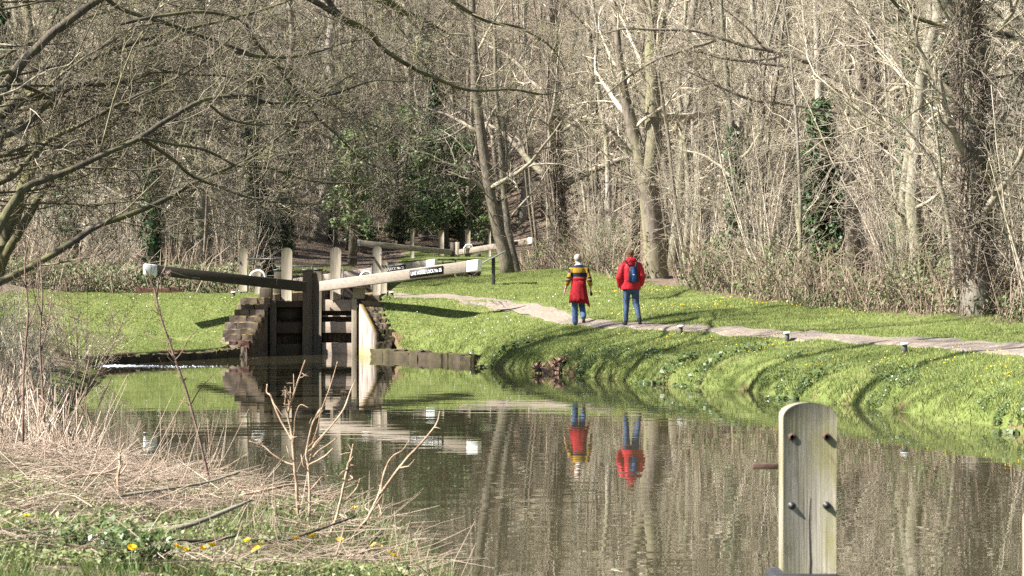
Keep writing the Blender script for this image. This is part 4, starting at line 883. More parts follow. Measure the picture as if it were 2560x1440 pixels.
leaning([(2215, 740), (2206, 640), (2196, 520), (2192, 400), (2188, 280), (2180, 160), (2170, 0), (2160, -200)], [40, 36, 33, 33, 32, 28, 22, 8], 74.0, "dark brown trunk whose long limb arches out over the towpath", 'bark_brown', 46, name="ivy_clad_tree", shag=900,
        fork=[([(2188, 290), (2150, 235), (2080, 190), (2030, 160), (1980, 140), (1920, 125), (1855, 112), (1790, 92), (1730, 76), (1630, 74), (1560, 72), (1500, 88)], [17, 16, 15, 14, 13, 12, 10, 9, 8, 7, 5, 3]),
              ([(2060, 190), (1990, 170), (1955, 165), (1880, 155), (1805, 146), (1760, 132), (1690, 125)], [9, 8, 8, 7, 6, 5, 3]),
              ([(2140, 290), (2040, 272), (1950, 258), (1880, 250), (1805, 220), (1755, 195), (1700, 170)], [9, 8, 8, 7, 6, 5, 3]),
              ([(1790, 100), (1730, 120), (1640, 150), (1560, 200), (1500, 250)], [9, 8, 7, 5, 3])])
leaning([(1822, 700), (1826, 620), (1832, 520), (1838, 420), (1830, 320), (1818, 200), (1806, 60), (1800, -120)], [24, 22, 21, 20, 17, 15, 12, 5], 78.0, "dark stem with scattered ivy and a crooked side stem in the sunny wood", 'bark', 47, ivy=700, name="ivy_clad_tree",
        fork=[([(1834, 470), (1852, 430), (1870, 380), (1866, 330), (1880, 220), (1890, 60)], [14, 13, 12, 10, 8, 4])])
leaning([(2062, 660), (2058, 560), (2056, 460), (2052, 380), (2050, 300), (2046, 180), (2040, 20), (2036, -160)], [30, 28, 28, 26, 24, 20, 15, 6], 80.0, "tree with a thick column of glossy dark ivy halfway up its trunk", 'bark', 48, name="ivy_clad_tree")
g = Geo(); rng = np.random.default_rng(5); o_ = [o for o in COL.objects if o.get("label", "").startswith("tree with a thick column")][0]; bb = np.array(o_.location)
ivy_on(g, rng, rel(px_path([(2052, 660), (2040, 560), (2036, 500), (2050, 420), (2052, 330), (2050, 250)], 79.8), bb), px_rad([16, 28, 50, 62, 50, 14], 80), 4200, .15, 1.3); g.build("ivy", M['ivy'], o_)
g = Geo(); ivy_on(g, rng, rel(px_path([(2100, 640), (2096, 560), (2100, 480), (2098, 430)], 79.5), bb), px_rad([10, 22, 26, 12], 80), 900, .15, 1.2); g.build("ivy", M['ivy'], o_)
for i, (px, pyb, d, w_, lab, mt) in enumerate(((1965, 690, 88, 34, "straight pale trunk standing well back between the ivy column and the crooked stem", 'bark'), (2290, 720, 82, 30, "pale straight trunk just inside the wood beside the shaggy giant", 'bark'), (2545, 740, 74, 44, "broad brown trunk at the far edge of the wood past the shaggy giant", 'bark_brown'), (1745, 690, 92, 26, "upright greenish pale trunk between the forked beech and the crooked stem", 'bark'), (2500, 730, 70, 26, "slim brown trunk right next to the shaggy giant", 'bark_brown'))):
    s_ = rng.normal(0, 6, 6); leaning([(px, pyb), (px + s_[0], 600), (px + s_[1], 480), (px + s_[2], 340), (px + s_[3], 200), (px + s_[4], 40), (px + s_[5], -160)], [w_ * 1.3, w_, w_ * .95, w_ * .9, w_ * .8, w_ * .65, w_ * .3], d, lab, mt, 60 + i, name="bare_tree")

# evergreen holly and ivy thicket beyond the far gates
def evergreen(px, pyt, pyb, wpx, d, n, lab, seed, mat='holly', size=.16):
    rng = np.random.default_rng(seed); b0 = at(px, pyb, d); b0[2] = hz(b0[0], d); t = feature("evergreen_tree", b0, lab, "evergreen"); H_ = at(px, pyt, d)[2] - b0[2]; W = wpx / F * d / 2
    g = Geo(); tr = Geo(); tr.tube([(0, 0, -.3), (.1, 0, H_ * .4), (0, .1, H_ * .95)], [.22, .15, .03], 8); C = []
    for k in range(46):
        u = rng.uniform(.22, 1.0); a = rng.random() * 6.283; rr = W * math.sqrt(max(.05, 1 - ((u - .5) / .56) ** 2)) * rng.uniform(.45, 1.1); c = np.array([math.cos(a) * rr, math.sin(a) * rr, H_ * u]); C.append(c)
        tr.tube([(0, 0, H_ * u * .75), c * [.6, .6, .95], c], [.05, .03, .012], 4, cap=False)
    C = np.array(C); i = rng.integers(len(C), size=n); Pn = rng.normal(size=(n, 3)); Pn /= np.linalg.norm(Pn, axis=1)[:, None]; P = C[i] + Pn * (np.abs(rng.normal(.5, .35, n)) * W * .5)[:, None] * [1, 1, .75]
    k = P[:, 2] > .3; P, Pn = P[k], Pn[k]; V, Q = leaf_quads(P, Pn + rng.normal(size=P.shape) * .7 + [0, 0, .4], size * rng.uniform(.7, 1.35, len(P)), rng, .25, .7); g.add(V, Q)
    tr.build("trunk", M['bark_brown'], t, smooth=True); g.build("crown", M[mat], t)
M['holly'] = leafy("holly_leaf", [(.07, .12, .045), (.11, .17, .065), (.15, .21, .085), (.085, .135, .05)], .5, .3, .2)
M['holly_pale'] = leafy("holly_pale_leaf", [(.15, .21, .085), (.20, .26, .11), (.25, .29, .14), (.16, .22, .09)], .55, .3, .3)
evergreen(1110, 330, 640, 170, 124, 5200, "dense dark evergreen behind the far lock gates", 1)
evergreen(985, 270, 650, 190, 130, 4600, "taller paler evergreen beside the dense dark one beyond the lock", 2, 'holly_pale')
evergreen(880, 330, 660, 110, 112, 2300, "narrow ivy smothered evergreen behind the white tip of the far beam", 3, 'holly_pale')
evergreen(200, 330, 600, 170, 96, 2800, "dark ivy smothered evergreen in the shaded wood over the far lawn", 4)
evergreen(2550, 640, 745, 60, 66, 900, "small green holly bush by the wood's edge past the shaggy giant", 5, 'holly_pale', .1)

rng = np.random.default_rng(15)
for k in range(9):
    px = [905, 1000, 1060, 1150, 1215, 940, 1090, 1180, 860][k]; d_ = [121, 124, 128, 125, 123, 134, 137, 132, 126][k]
    pb = hit(px, [655, 650, 645, 632, 628, 600, 590, 585, 640][k], 110); evergreen(px, pb[2] * 0 + [545, 520, 500, 520, 540, 440, 420, 450, 500][k], [655, 650, 645, 632, 628, 600, 590, 585, 640][k], [80, 70, 90, 80, 60, 100, 110, 80, 70][k], d_, 900, ["low rounded ivy bush, nearest the white tip of the far beam", "low ivy bush just left of the dense evergreen's foot", "pale ivy mound at the foot of the dense evergreen", "ivy mound between the dense evergreen and the leaning trunk", "small ivy bush tucked behind the leaning trunk", "pale green ivied tree higher up the slope over the far beam", "pale green ivied tree rising behind the dense evergreen", "ivied tree higher up the slope next to the leaning trunk", "ivied bush furthest towards the shaded wood behind the far beam"][k], 30 + k, 'holly_pale' if k % 3 else 'holly', .15)
# brambles and dead stems in front of the wood
g = Geo(); gs = Geo(); rng = np.random.default_rng(9)
def seen_v(x, y): return np.abs(x) < y / 5.08 + .6
x, y = region(330000, lambda u: 42 + 60 * u, lambda u, y: -2 + u * 24, lambda x, y: seen_v(x, y) & (y > wood_edge_right(x) - .6 + 2.0 * vnoise(x * .7, y * .7, 90)) & (y < wood_edge_right(x) + 8) & (vnoise(x * .8, y * .4, 91) > .36)); pxx = 1280 + F * x / y; kk = ~(((pxx > 1585) & (pxx < 1695) & (y < 83.6)) | ((pxx > 2385) & (pxx < 2490) & (y < 56)) | ((pxx > 1140) & (pxx < 1340) & (y < 93) & (x < .2))); x, y = x[kk], y[kk]; n = len(x)
top = np.interp(y - wood_edge_right(x), [0, 2, 5], [.35, .9, 1.3]) * (.5 + vnoise(x * .9, y * .5, 92)); P = np.stack([x, y, height(x, y) + top * rng.random(n) ** .8], -1)
V, Q = leaf_quads(P, rng.normal(size=(n, 3)) * .7 + [-.3, -.3, .7], rng.uniform(.05, .12, n), rng, .3, .75); g.add(V, Q)
tag(g.build("bramble_undergrowth", M['bramble']), label="tangled green bramble undergrowth along the foot of the sunny wood", cat="undergrowth", kind="stuff")
k = rng.choice(n, min(n, 3000), replace=False); print("BRAMBLE", n); hk = height(x[k], y[k])
for a, b_, z0 in zip(x[k], y[k], hk):
    L = rng.uniform(.4, 1.9); th = rng.random() * 6.28; ln = rng.uniform(.1, 1.0) * L; p0 = np.array([a, b_, z0 - .05]); p2 = p0 + [math.cos(th) * ln, math.sin(th) * ln * .6, L * rng.uniform(.3, 1.0)]; p1 = (p0 + p2) / 2 + [0, 0, L * .25] + rng.normal(size=3) * .08
    gs.tube([p0, p1, p2], [.011, .009, .004], 3, cap=False)
M['dead_brown'] = leafy('dead_brown', [(.22, .16, .115), (.32, .25, .185), (.14, .10, .07), (.40, .32, .25)], .7, .2, .1)
tag(gs.build("dead_stems", M['dead_brown']), label="straw coloured dead stems standing among the brambles by the wood", cat="dead stems", kind="stuff")
# the same under the left wood, duller
g = Geo(); gs = Geo(); x, y = region(26000, lambda u: 79.5 + 16 * u ** 1.5, lambda u, y: -20 + u * 12, lambda x, y: seen_v(x, y) & (vnoise(x * .7, y * .4, 95) > .42) & (x < -8.3 + .0 * y)); n = len(x)
P = np.stack([x, y, height(x, y) + .9 * rng.random(n) ** 1.3], -1); V, Q = leaf_quads(P, rng.normal(size=(n, 3)) * .7 + [-.3, -.3, .7], rng.uniform(.05, .13, n), rng, .3, .75); g.add(V, Q)
tag(g.build("ground_ivy", M['bramble']), label="low ivy and bramble under the trees behind the far lawn", cat="undergrowth", kind="stuff")
k = rng.choice(n, 1300); hk = height(x[k], y[k])
for a, b_, z0 in zip(x[k], y[k], hk):
    L = rng.uniform(.4, 2.2); th = rng.random() * 6.28; ln = rng.uniform(.1, .9) * L; p0 = np.array([a, b_, z0 - .05]); p2 = p0 + [math.cos(th) * ln, math.sin(th) * ln * .6, L * rng.uniform(.4, 1.0)]; p1 = (p0 + p2) / 2 + [0, 0, L * .2]; gs.tube([p0, p1, p2], [.013, .010, .005], 3, cap=False)
tag(gs.build("dead_stems", M['dead_brown']), label="dull dead shoots crowding under the trees behind the far lawn", cat="dead stems", kind="stuff")

# ------------------------------------------------------------------ trees on the near left bank whose limbs hang over the water
rng = np.random.default_rng(77)
def over(d0, base_px, label, limbs, trunk_w=60, seed=1, T=None):
    global gt, gc, rng
    rng = np.random.default_rng(seed); b0 = at(*base_px, d0); b0[2] = hz(b0[0], d0) - .1; t = feature("overhanging_tree", b0, label, group=None); gt, gc = Geo(), Geo()
    for P, W, d1 in limbs: limb(gt, gc, rng, rel(px_path(P, d0, d1), b0), px_rad(W, d0) * .85, T or TO)
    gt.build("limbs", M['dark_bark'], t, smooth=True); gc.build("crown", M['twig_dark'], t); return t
TO = TP(n=(14, 6, 5), seg=(10, 7, 5, 4), sides=(6, 4, 3, 3), ratio=(.26, .5, .5), start=(.2, .15, .1), ang=(44, 44, 44), wig=(.05, .15, .22, .25), trop=(0, .02, .01, 0), minr=.0075, rr=(.26, .5, .55, .6))
over(47, (-180, 830), "dark tree leaning in over the pound with the lowest long straight limb", [
    ([(-180, 860), (-130, 790), (-60, 745), (0, 705), (90, 660), (175, 610), (240, 566), (320, 538), (400, 505), (460, 470), (515, 445), (570, 420), (625, 395), (680, 355), (725, 320), (770, 275), (810, 240), (870, 190)], [70, 48, 30, 25, 22, 21, 20, 19, 17, 15, 14, 12, 10, 8, 7, 6, 5, 3], 52),
    ([(-150, 810), (-80, 680), (-20, 600), (50, 480), (110, 450), (175, 425), (270, 382), (350, 345), (400, 310), (450, 280), (490, 258), (525, 246), (600, 238), (635, 244), (665, 256), (740, 257), (790, 248), (840, 234), (900, 212), (950, 200), (1020, 204), (1100, 192)], [50, 40, 32, 24, 22, 21, 19, 17, 16, 15, 14, 13, 13, 13, 12, 11, 9, 8, 6, 5, 4, 3], 53),
    ([(350, 345), (390, 370), (440, 405), (480, 440), (555, 470), (625, 495), (690, 505), (750, 510), (850, 513)], [12, 11, 10, 9, 9, 8, 7, 5, 3], 52),
    ([(360, 346), (425, 360), (500, 372), (550, 392), (590, 414), (640, 420), (675, 421), (750, 446), (825, 459), (930, 458), (1050, 470)], [9, 9, 9, 8, 8, 7, 7, 7, 6, 5, 3], 54),
    ([(525, 262), (565, 294), (625, 310), (675, 311), (740, 306), (800, 300), (900, 290)], [8, 8, 7, 7, 6, 5, 3], 54)], 60, 11)
over(51, (-260, 800), "dark spreading tree at the water's left bank with a mossy sunlit limb", [
    ([(-260, 830), (-200, 600), (-120, 450), (-40, 330), (60, 240), (130, 235), (190, 172), (250, 140), (330, 108), (430, 80), (560, 50), (700, 10), (860, -60)], [90, 70, 58, 44, 32, 26, 20, 17, 15, 13, 11, 8, 4], 56),
    ([(-60, 350), (40, 330), (120, 260), (190, 214), (260, 212), (330, 200), (375, 182), (420, 179), (490, 187), (560, 190), (620, 204), (700, 210)], [26, 20, 15, 13, 13, 13, 12, 11, 9, 7, 5, 3], 55),
    ([(-40, 470), (30, 440), (80, 390), (130, 345), (190, 318), (260, 280), (330, 245), (420, 205), (500, 160), (560, 110), (606, 60), (640, 0)], [26, 22, 18, 16, 14, 13, 12, 10, 9, 7, 5, 3], 52),
    ([(-80, 250), (10, 178), (60, 215), (120, 236), (180, 245), (260, 262), (340, 282), (430, 300), (520, 310)], [18, 16, 14, 12, 10, 9, 8, 6, 3], 54),
    ([(590, 130), (640, 140), (700, 144), (745, 140), (800, 128), (860, 108), (930, 96)], [10, 12, 11, 9, 7, 5, 3], 55),
    ([(300, 60), (400, 40), (520, 30), (605, 55), (640, 105), (680, 150), (715, 195), (760, 250), (800, 300), (850, 345), (900, 395), (960, 425), (1020, 428)], [12, 12, 11, 11, 10, 9, 8, 7, 7, 6, 6, 4, 3], 57),
    ([(-100, 420), (60, 150), (350, -60), (600, -70), (760, -10), (850, 42), (920, 76), (950, 116), (1025, 166), (1100, 200), (1175, 226), (1280, 224), (1370, 238)], [40, 32, 26, 22, 19, 17, 16, 15, 13, 11, 9, 6, 3], 60),
    ([(600, -70), (800, -60), (900, -40), (975, 4), (1010, 28), (1048, 44), (1110, 90)], [20, 18, 17, 15, 13, 10, 4], 60),
    ([(200, -60), (300, 20), (420, 60), (530, 100), (640, 140), (740, 190), (830, 260), (900, 300), (1000, 340)], [14, 13, 12, 10, 8, 7, 6, 5, 3], 58)], 80, 12)
over(60, (-120, 790), "dark leaning tree further along the left bank, twin stems above the straw", [
    ([(-60, 800), (0, 640), (40, 520), (75, 420), (92, 330), (88, 240), (80, 120), (60, -40), (40, -240)], [64, 52, 44, 38, 34, 30, 26, 20, 8], 63),
    ([(-20, 690), (60, 560), (110, 470), (180, 400), (260, 330), (330, 240), (400, 120), (460, 0), (500, -150)], [30, 26, 22, 20, 17, 14, 11, 8, 4], 62),
    ([(-90, 560), (-20, 420), (20, 300), (70, 200), (120, 80), (180, -60)], [22, 19, 16, 13, 9, 4], 60)], 60, 13, TP(**{**TO.__dict__, 'n': (12, 6, 5), 'trop': (0, .05, .02, 0)}))
# a canopy limb reaching in from above, mid water
over(66, (700, -420), "high limb reaching down across the middle of the view", [
    ([(640, -320), (740, -120), (850, 40), (920, 76), (950, 116), (1025, 166), (1100, 200), (1175, 226), (1280, 224), (1360, 236), (1440, 216)], [36, 26, 17, 15, 14, 13, 11, 9, 7, 5, 3], 70),
    ([(860, -40), (960, 6), (1010, 34), (1050, 44), (1120, 84)], [18, 17, 15, 11, 6], 70),
    ([(1000, -120), (1100, -20), (1210, 50), (1300, 70), (1380, 120), (1420, 190)], [18, 14, 11, 9, 6, 3], 72)], 60, 14)
over(58, (2900, 760), "bare tree past the path, its dark limb crossing the top corner above the shaggy giant", [
    ([(2900, 800), (2860, 500), (2800, 300), (2700, 180), (2600, 116), (2560, 103), (2495, 80), (2450, 72), (2380, 70), (2305, 50), (2255, 25), (2220, -10), (2150, -80)], [70, 60, 46, 30, 19, 17, 16, 15, 14, 13, 12, 10, 6], 57),
    ([(2620, 130), (2560, 180), (2480, 196), (2400, 220), (2300, 270), (2220, 330)], [10, 9, 8, 7, 5, 3], 57),
    ([(2760, 250), (2660, 300), (2560, 330), (2480, 350), (2420, 400)], [14, 11, 9, 7, 3], 58)], 60, 15)
def arcs(n, seed):
    r = np.random.default_rng(seed); out = []
    for k in range(n):
        y0 = r.uniform(-120, 560); x1 = r.uniform(250, 900) * (1 if y0 > 0 else 1.1); y1 = y0 + r.uniform(-260, 40) - 40; sag = r.uniform(-60, 70); m_ = 9; u = np.linspace(0, 1, m_)
        X = -140 + (x1 + 140) * u; Y = y0 + (y1 - y0) * u + sag * np.sin(u * 3.1) + np.cumsum(r.normal(0, 9, m_)); w0 = r.uniform(6, 12)
        out.append((list(zip(X, Y)), list(w0 * (1 - .8 * u)), r.uniform(52, 62)))
    return out
over(54, (-330, 800), "dark many limbed tree fanning fine branches across the upper left of the view", [([(-330, 830), (-320, 600), (-300, 350), (-260, 120), (-200, -150)], [80, 66, 52, 36, 12], 54)] + arcs(17, 5), 80, 21)
over(49, (-300, 810), "dark low branched tree screening the shaded wood above the reeds", [([(-300, 830), (-260, 640), (-200, 500), (-140, 300), (-100, 80)], [60, 48, 38, 26, 10], 50)] + arcs(9, 9), 60, 22)
# bare canopy trees of the left bank, outside the view, whose branches reach in and whose shade falls on the water and banks
for k, (x, y, idx, sc) in enumerate(((-14, 43, 7, 1.5), (-16, 49, 7, 1.6), (-18, 55, 7, 1.7), (-14.6, 38, 2, 1.4), (-13.5, 56, 4, 1.05), (-12.6, 38, 0, 1.0), (-10.2, 32, 5, 1.0))):
    dup(TALL[idx], (x, y, hz(x, y)), rng.random() * 6.28, sc, ("tall bare tree of the left bank spreading its crown over the pound", "trees lining the left bank")[0], "trees lining the left bank")
# ------------------------------------------------------------------ the two walkers
def capsule(g, a, b_, ra, rb, ex=1.0, ey=1.0, n=14, k=5):
    """closed tapered capsule from a to b; its section is squashed by ex, ey (world x and y)"""
    a, b_ = np.array(a, float), np.array(b_, float); d = b_ - a; L = np.linalg.norm(d); t = d / L
    th = np.linspace(math.pi / 2, 0, k + 1)[:-1]
    prof = [(-ra * math.sin(x), ra * math.cos(x)) for x in np.linspace(math.pi / 2 - .15, 0, k)] + [(L + rb * math.sin(x), rb * math.cos(x)) for x in np.linspace(0, math.pi / 2 - .15, k)]
    s, r = np.array(prof).T; h = norm(np.cross(t, [0, 1, 0.01]) if abs(t[1]) < .9 else np.cross(t, [0, 0, 1])); f = np.cross(t, h)
    ph = np.arange(n) / n * 6.28319; off = np.cos(ph)[:, None] * h + np.sin(ph)[:, None] * f; off = off * np.array([ex, ey, 1.0])
    P = a + t * s[:, None]; V = (P[:, None] + r[:, None, None] * off[None]).reshape(-1, 3); m = len(s)
    i = np.arange(m - 1)[:, None] * n; j = np.arange(n)[None]; j2 = (j + 1) % n; Q = np.stack([i + j, i + j2, i + n + j2, i + n + j], -1).reshape(-1, 4)
    V = np.vstack([V, P[0] - t * ra * .02, P[-1] + t * rb * .02]); jj = np.arange(n); kk = (jj + 1) % n
    T = np.vstack([np.stack([kk, jj, np.full(n, m * n)], -1), np.stack([(m - 1) * n + jj, (m - 1) * n + kk, np.full(n, m * n + 1)], -1)]); g.add(V, Q, T)
def chain(g, P, R, ex=1.0, ey=1.0, n=14):
    for i in range(len(P) - 1): capsule(g, P[i], P[i + 1], R[i], R[i + 1], ex, ey, n)
def fuse(g, name, mat, parent, voxel=.012, smooth=6):
    """one continuous skin over the overlapping solids collected in g"""
    o = g.build(name, mat, None, smooth=True); m = o.modifiers.new("r", 'REMESH'); m.mode = 'VOXEL'; m.voxel_size = voxel; s = o.modifiers.new("s", 'SMOOTH'); s.iterations = smooth; s.factor = .5
    me = bpy.data.meshes.new_from_object(o.evaluated_get(bpy.context.evaluated_depsgraph_get())); old = o.data; o.modifiers.clear(); o.data = me; bpy.data.meshes.remove(old)
    me.polygons.foreach_set("use_smooth", np.ones(len(me.polygons), bool)); o.parent = parent; return o
def loft(g, rings, n=28, fold=0.0, seed=0, lobes=7, closed=True):
    """rings: (cx, cy, cz, rx, ry); a cloth-like tube, optionally pleated towards its lower end"""
    m = len(rings); V = []; ph = np.arange(n) / n * 6.28319
    for k, (cx, cy, cz, rx, ry) in enumerate(rings):
        f = 1 + fold * (k / (m - 1)) * (np.sin(ph * lobes + seed + k * .15) * .6 + np.sin(ph * (lobes // 2 + 1) + seed * 2) * .4); V.append(np.stack([cx + rx * f * np.cos(ph), cy + ry * f * np.sin(ph), np.full(n, cz) + fold * .1 * np.sin(ph * 3 + seed) * (k / (m - 1))], -1))
    V = np.vstack(V); i = np.arange(m - 1)[:, None] * n; j = np.arange(n)[None]; j2 = (j + 1) % n; Q = np.stack([i + j, i + j2, i + n + j2, i + n + j], -1).reshape(-1, 4); T = None
    if closed: V = np.vstack([V, V[:n].mean(0), V[-n:].mean(0)]); jj = np.arange(n); kk = (jj + 1) % n; T = np.vstack([np.stack([kk, jj, np.full(n, m * n)], -1), np.stack([(m - 1) * n + jj, (m - 1) * n + kk, np.full(n, m * n + 1)], -1)])
    g.add(V, Q, T)
def hand(g, w_, d, side):
    """a relaxed, slightly curled hand hanging from wrist w_ along d: palm, four unequal fingers, a thumb"""
    w_ = np.array(w_); d = norm(np.array(d, float)); fwd = np.array([0, 1.0, 0]); acr = norm(np.cross(d, np.cross(fwd, d)))  # across the palm, front to back
    capsule(g, w_ - d * .02, w_ + d * .075, .024, .030, .62, 1.15, 10); inn = np.array([-side, 0, 0.0])
    for k, (o, L) in enumerate(((.030, .062), (.010, .072), (-.010, .068), (-.029, .052))):
        p = w_ + d * .085 + acr * o; a = p + d * L * .5 + inn * .004; c = a + norm(d + inn * .7) * L * .45; capsule(g, p - d * .015, a, .0092, .0085, n=8, k=3); capsule(g, a, c, .0085, .007, n=8, k=3)
    p = w_ + d * .03 + acr * .028; a = p + norm(d + acr * .9 + inn * .3) * .042; capsule(g, p, a, .012, .010, n=8, k=3); capsule(g, a, a + norm(d + acr * .2 + inn * .3) * .03, .010, .008, n=8, k=3)
def head(g, c, turn=0.0):
    """c is the centre of the skull; the face looks towards +y, turned by TURN"""
    R = Matrix.Rotation(turn, 3, 'Z'); f = lambda x, y, z: np.array(c) + np.array(R @ Vector((x, y, z)))
    capsule(g, f(0, -.022, .028), f(0, .030, .020), .080, .076, .92, 1.0, 18); capsule(g, f(0, .045, -.010), f(0, .050, -.075), .062, .042, .95, 1.0, 14)
    capsule(g, f(0, .098, .005), f(0, .118, -.030), .010, .016, n=8, k=3)                               # nose
    for s in (-1, 1): capsule(g, f(s * .077, -.005, .012), f(s * .079, .0, -.028), .014, .010, .55, 1.2, 8, 3); capsule(g, f(s * .022, .098, -.058), f(0, .104, -.058), .008, .010, n=8, k=3)
    return f
M['skin'] = plain("skin", (.50, .30, .22), .55, .35, 0, .1, 20); M['skin_pink'] = plain("skin_pink", (.56, .33, .27), .5, .35, 0, .08, 20)
M['grey_hair'] = plain("grey_hair", (.22, .212, .208), .8, .2, 0, .35, 60); M['brown_hair'] = plain("brown_hair", (.13, .075, .04), .75, .25, 0, .35, 60)
def cloth(name, c, rough=.85, var=.15, wr=.35):
    b = NB(name); f = b.noise(b.vec((1, 1, .6)), 14, 4, .6); c = np.array(c); b.col(b.ramp(f, [(.3, c * (1 - var)), (.7, np.minimum(c * (1 + var), 1))])); b.bump(b.noise(b.vec((1, 1, .45)), 9, 3, .5, .5), wr, .02); return b.fin(rough, .2)
M['denim'] = cloth("denim", (.075, .125, .235), .85, .35); M['denim_dark'] = cloth("denim_dark", (.055, .085, .15), .85, .35)
M['red_cloth'] = cloth("red_fleece", (.27, .012, .018), .9, .2, .8); M['red_shell'] = cloth("red_waterproof", (.50, .022, .035), .5, .15, 1.0)
M['shoe'] = plain("shoe_brown", (.05, .033, .025), .6, .3, 0, .3); M['boot'] = plain("boot_black", (.025, .024, .026), .5, .4, 0, .3); M['sole'] = plain("sole_tan", (.12, .085, .06), .8, .2)
M['pack_black'] = plain("pack_black", (.018, .019, .024), .6, .3, 0, .3); M['pack_blue'] = plain("pack_blue", (.018, .075, .24), .55, .3, 0, .3)
# navy and mustard hoops
b = NB("striped_jersey"); sp = b.n("SeparateXYZ"); b.l(b.co.outputs["Object"], sp.inputs[0]); NV, MU = (.022, .024, .05), (.34, .20, .02)
wob = b.math('MULTIPLY_ADD', b.noise(b.vec(), 5, 2), .02, -.01); zz = b.math('ADD', sp.outputs[2], wob)
tor = b.ramp(b.math('SUBTRACT', zz, .7), [(0, MU), (.465, NV), (.565, MU), (.685, NV), (.757, (.4, .4, .42))], True)
slv = b.ramp(b.math('SUBTRACT', zz, .7), [(0, MU), (.345, NV), (.39, MU), (.42, NV), (.465, MU), (.565, NV), (.66, MU), (.685, NV)], True)
ax = b.math('ABSOLUTE', b.math('ADD', sp.outputs[0], -.005)); b.col(b.mix(b.math('GREATER_THAN', ax, .205), tor, slv)); b.bump(b.noise(b.vec((1, 1, .5)), 9, 3), .35, .02); M['jersey'] = b.fin(.9, .15)

def shoe(g, heel, toe, r=.040):
    heel, toe = np.array(heel), np.array(toe); m_ = heel * .45 + toe * .55; capsule(g, heel, m_, r * .92, r * 1.02, 1, 1, 12); capsule(g, m_, toe, r * 1.02, r * .82, 1.05, 1, 12); capsule(g, heel + [0, 0, .02], heel + [0, .01, .075], r * .95, r * 1.0, 1, 1, 12)
def person(px, py, sc, label): 
    p = hit(px, py, 30); o = thing("person", p, label, "person"); o.scale = (sc, sc, sc); return o
# ---- man in the striped jersey: weight on the left leg, right heel lifting, a red fleece tied round his waist
pm = person(1447, 813, 1.0, "grey haired walker in a navy and mustard striped jersey, red fleece tied at the waist")
g = Geo(); f = head(g, (-.035, .03, 1.615), .35); chain(g, [(-.005, -.015, 1.42), (-.025, .01, 1.56)], [.066, .056], n=12)
chain(g, [(0, 0, 1.36), (0, 0, 1.0), (0, 0, .92)], [.14, .13, .14], 1.0, .7)
LS_, LE_, LW_, RS_, RE_, RW_ = (-.172, 0, 1.335), (-.250, -.05, 1.075), (-.325, .03, .875), (.180, 0, 1.34), (.258, -.05, 1.09), (.290, .05, .90)
chain(g, [LS_, LE_, LW_], [.055, .042, .028], n=10); chain(g, [RS_, RE_, RW_], [.055, .042, .028], n=10)
hand(g, (-.333, .04, .85), (-.22, .18, -.95), -1); hand(g, (.292, .06, .872), (.08, .25, -.95), 1)
LH, LK, LA, RH, RK, RA = (-.085, 0, .88), (-.095, .02, .48), (-.085, -.005, .10), (.085, 0, .88), (.075, .075, .48), (.115, -.13, .17)
chain(g, [LH, LK, LA], [.085, .056, .038], n=10); chain(g, [RH, RK, RA], [.085, .056, .038], n=10); chain(g, [LA, (-.085, .03, .05)], [.035, .03], n=10); chain(g, [RA, (.115, -.11, .10)], [.035, .03], n=10)
fuse(g, "body", M['skin_pink'], pm, .008, 3)
g = Geo(); 
for s in (-1, 1): capsule(g, f(s * .03, .098, .012), f(s * .03, .101, .012), .010, .010, n=10, k=3)
for s in (-1, 1): g2 = Geo(); capsule(g2, f(s * .032, .093, .018), f(s * .032, .097, .018), .011, .011, n=10, k=3); g2.build("eye", M['white'], pm, smooth=True)
g = Geo(); capsule(g, f(0, -.030, -.012), f(0, .0, .005), .080, .078, .99, 1.0, 18); capsule(g, f(0, -.040, -.04), f(0, -.02, -.02), .062, .070, 1.0, 1.0, 16); fuse(g, "hair", M['grey_hair'], pm, .008, 3)
g = Geo(); chain(g, [(-.008, -.012, 1.462), (-.012, -.002, 1.478)], [.068, .060], n=14); fuse(g, "shirt_collar", M['white'], pm, .009, 2)
g = Geo(); loft(g, [(0, 0, 1.06, .150, .115), (0, 0, 1.16, .160, .122), (0, .0, 1.28, .180, .130), (0, 0, 1.33, .178, .125), (0, -.003, 1.38, .160, .112), (0, -.005, 1.42, .122, .098), (0, -.01, 1.455, .088, .08), (0, -.01, 1.48, .066, .066)])
chain(g, [(-.10, 0, 1.375), LS_, LE_, (-.285, -.02, .995)], [.072, .074, .062, .054], n=14); chain(g, [(.10, 0, 1.378), RS_, RE_, (.281, -.01, .985)], [.072, .074, .062, .054], n=14); fuse(g, "jersey", M['jersey'], pm, .010, 5)
g = Geo(); chain(g, [(0, 0, 1.0), (0, 0, .88)], [.152, .158], 1.0, .76, 18); chain(g, [LH, LK, (-.088, 0, .075)], [.100, .078, .072], n=14); chain(g, [RH, RK, (.112, -.115, .205)], [.100, .078, .070], n=14); fuse(g, "jeans", M['denim'], pm, .011, 4)
g = Geo(); loft(g, [(0, 0, 1.155, .155, .125), (0, 0, 1.12, .182, .150), (0, 0, 1.08, .178, .148), (0, -.005, 1.06, .168, .140)], fold=.05, seed=2); fuse(g, "fleece_waistband", M['red_cloth'], pm, .010, 3)
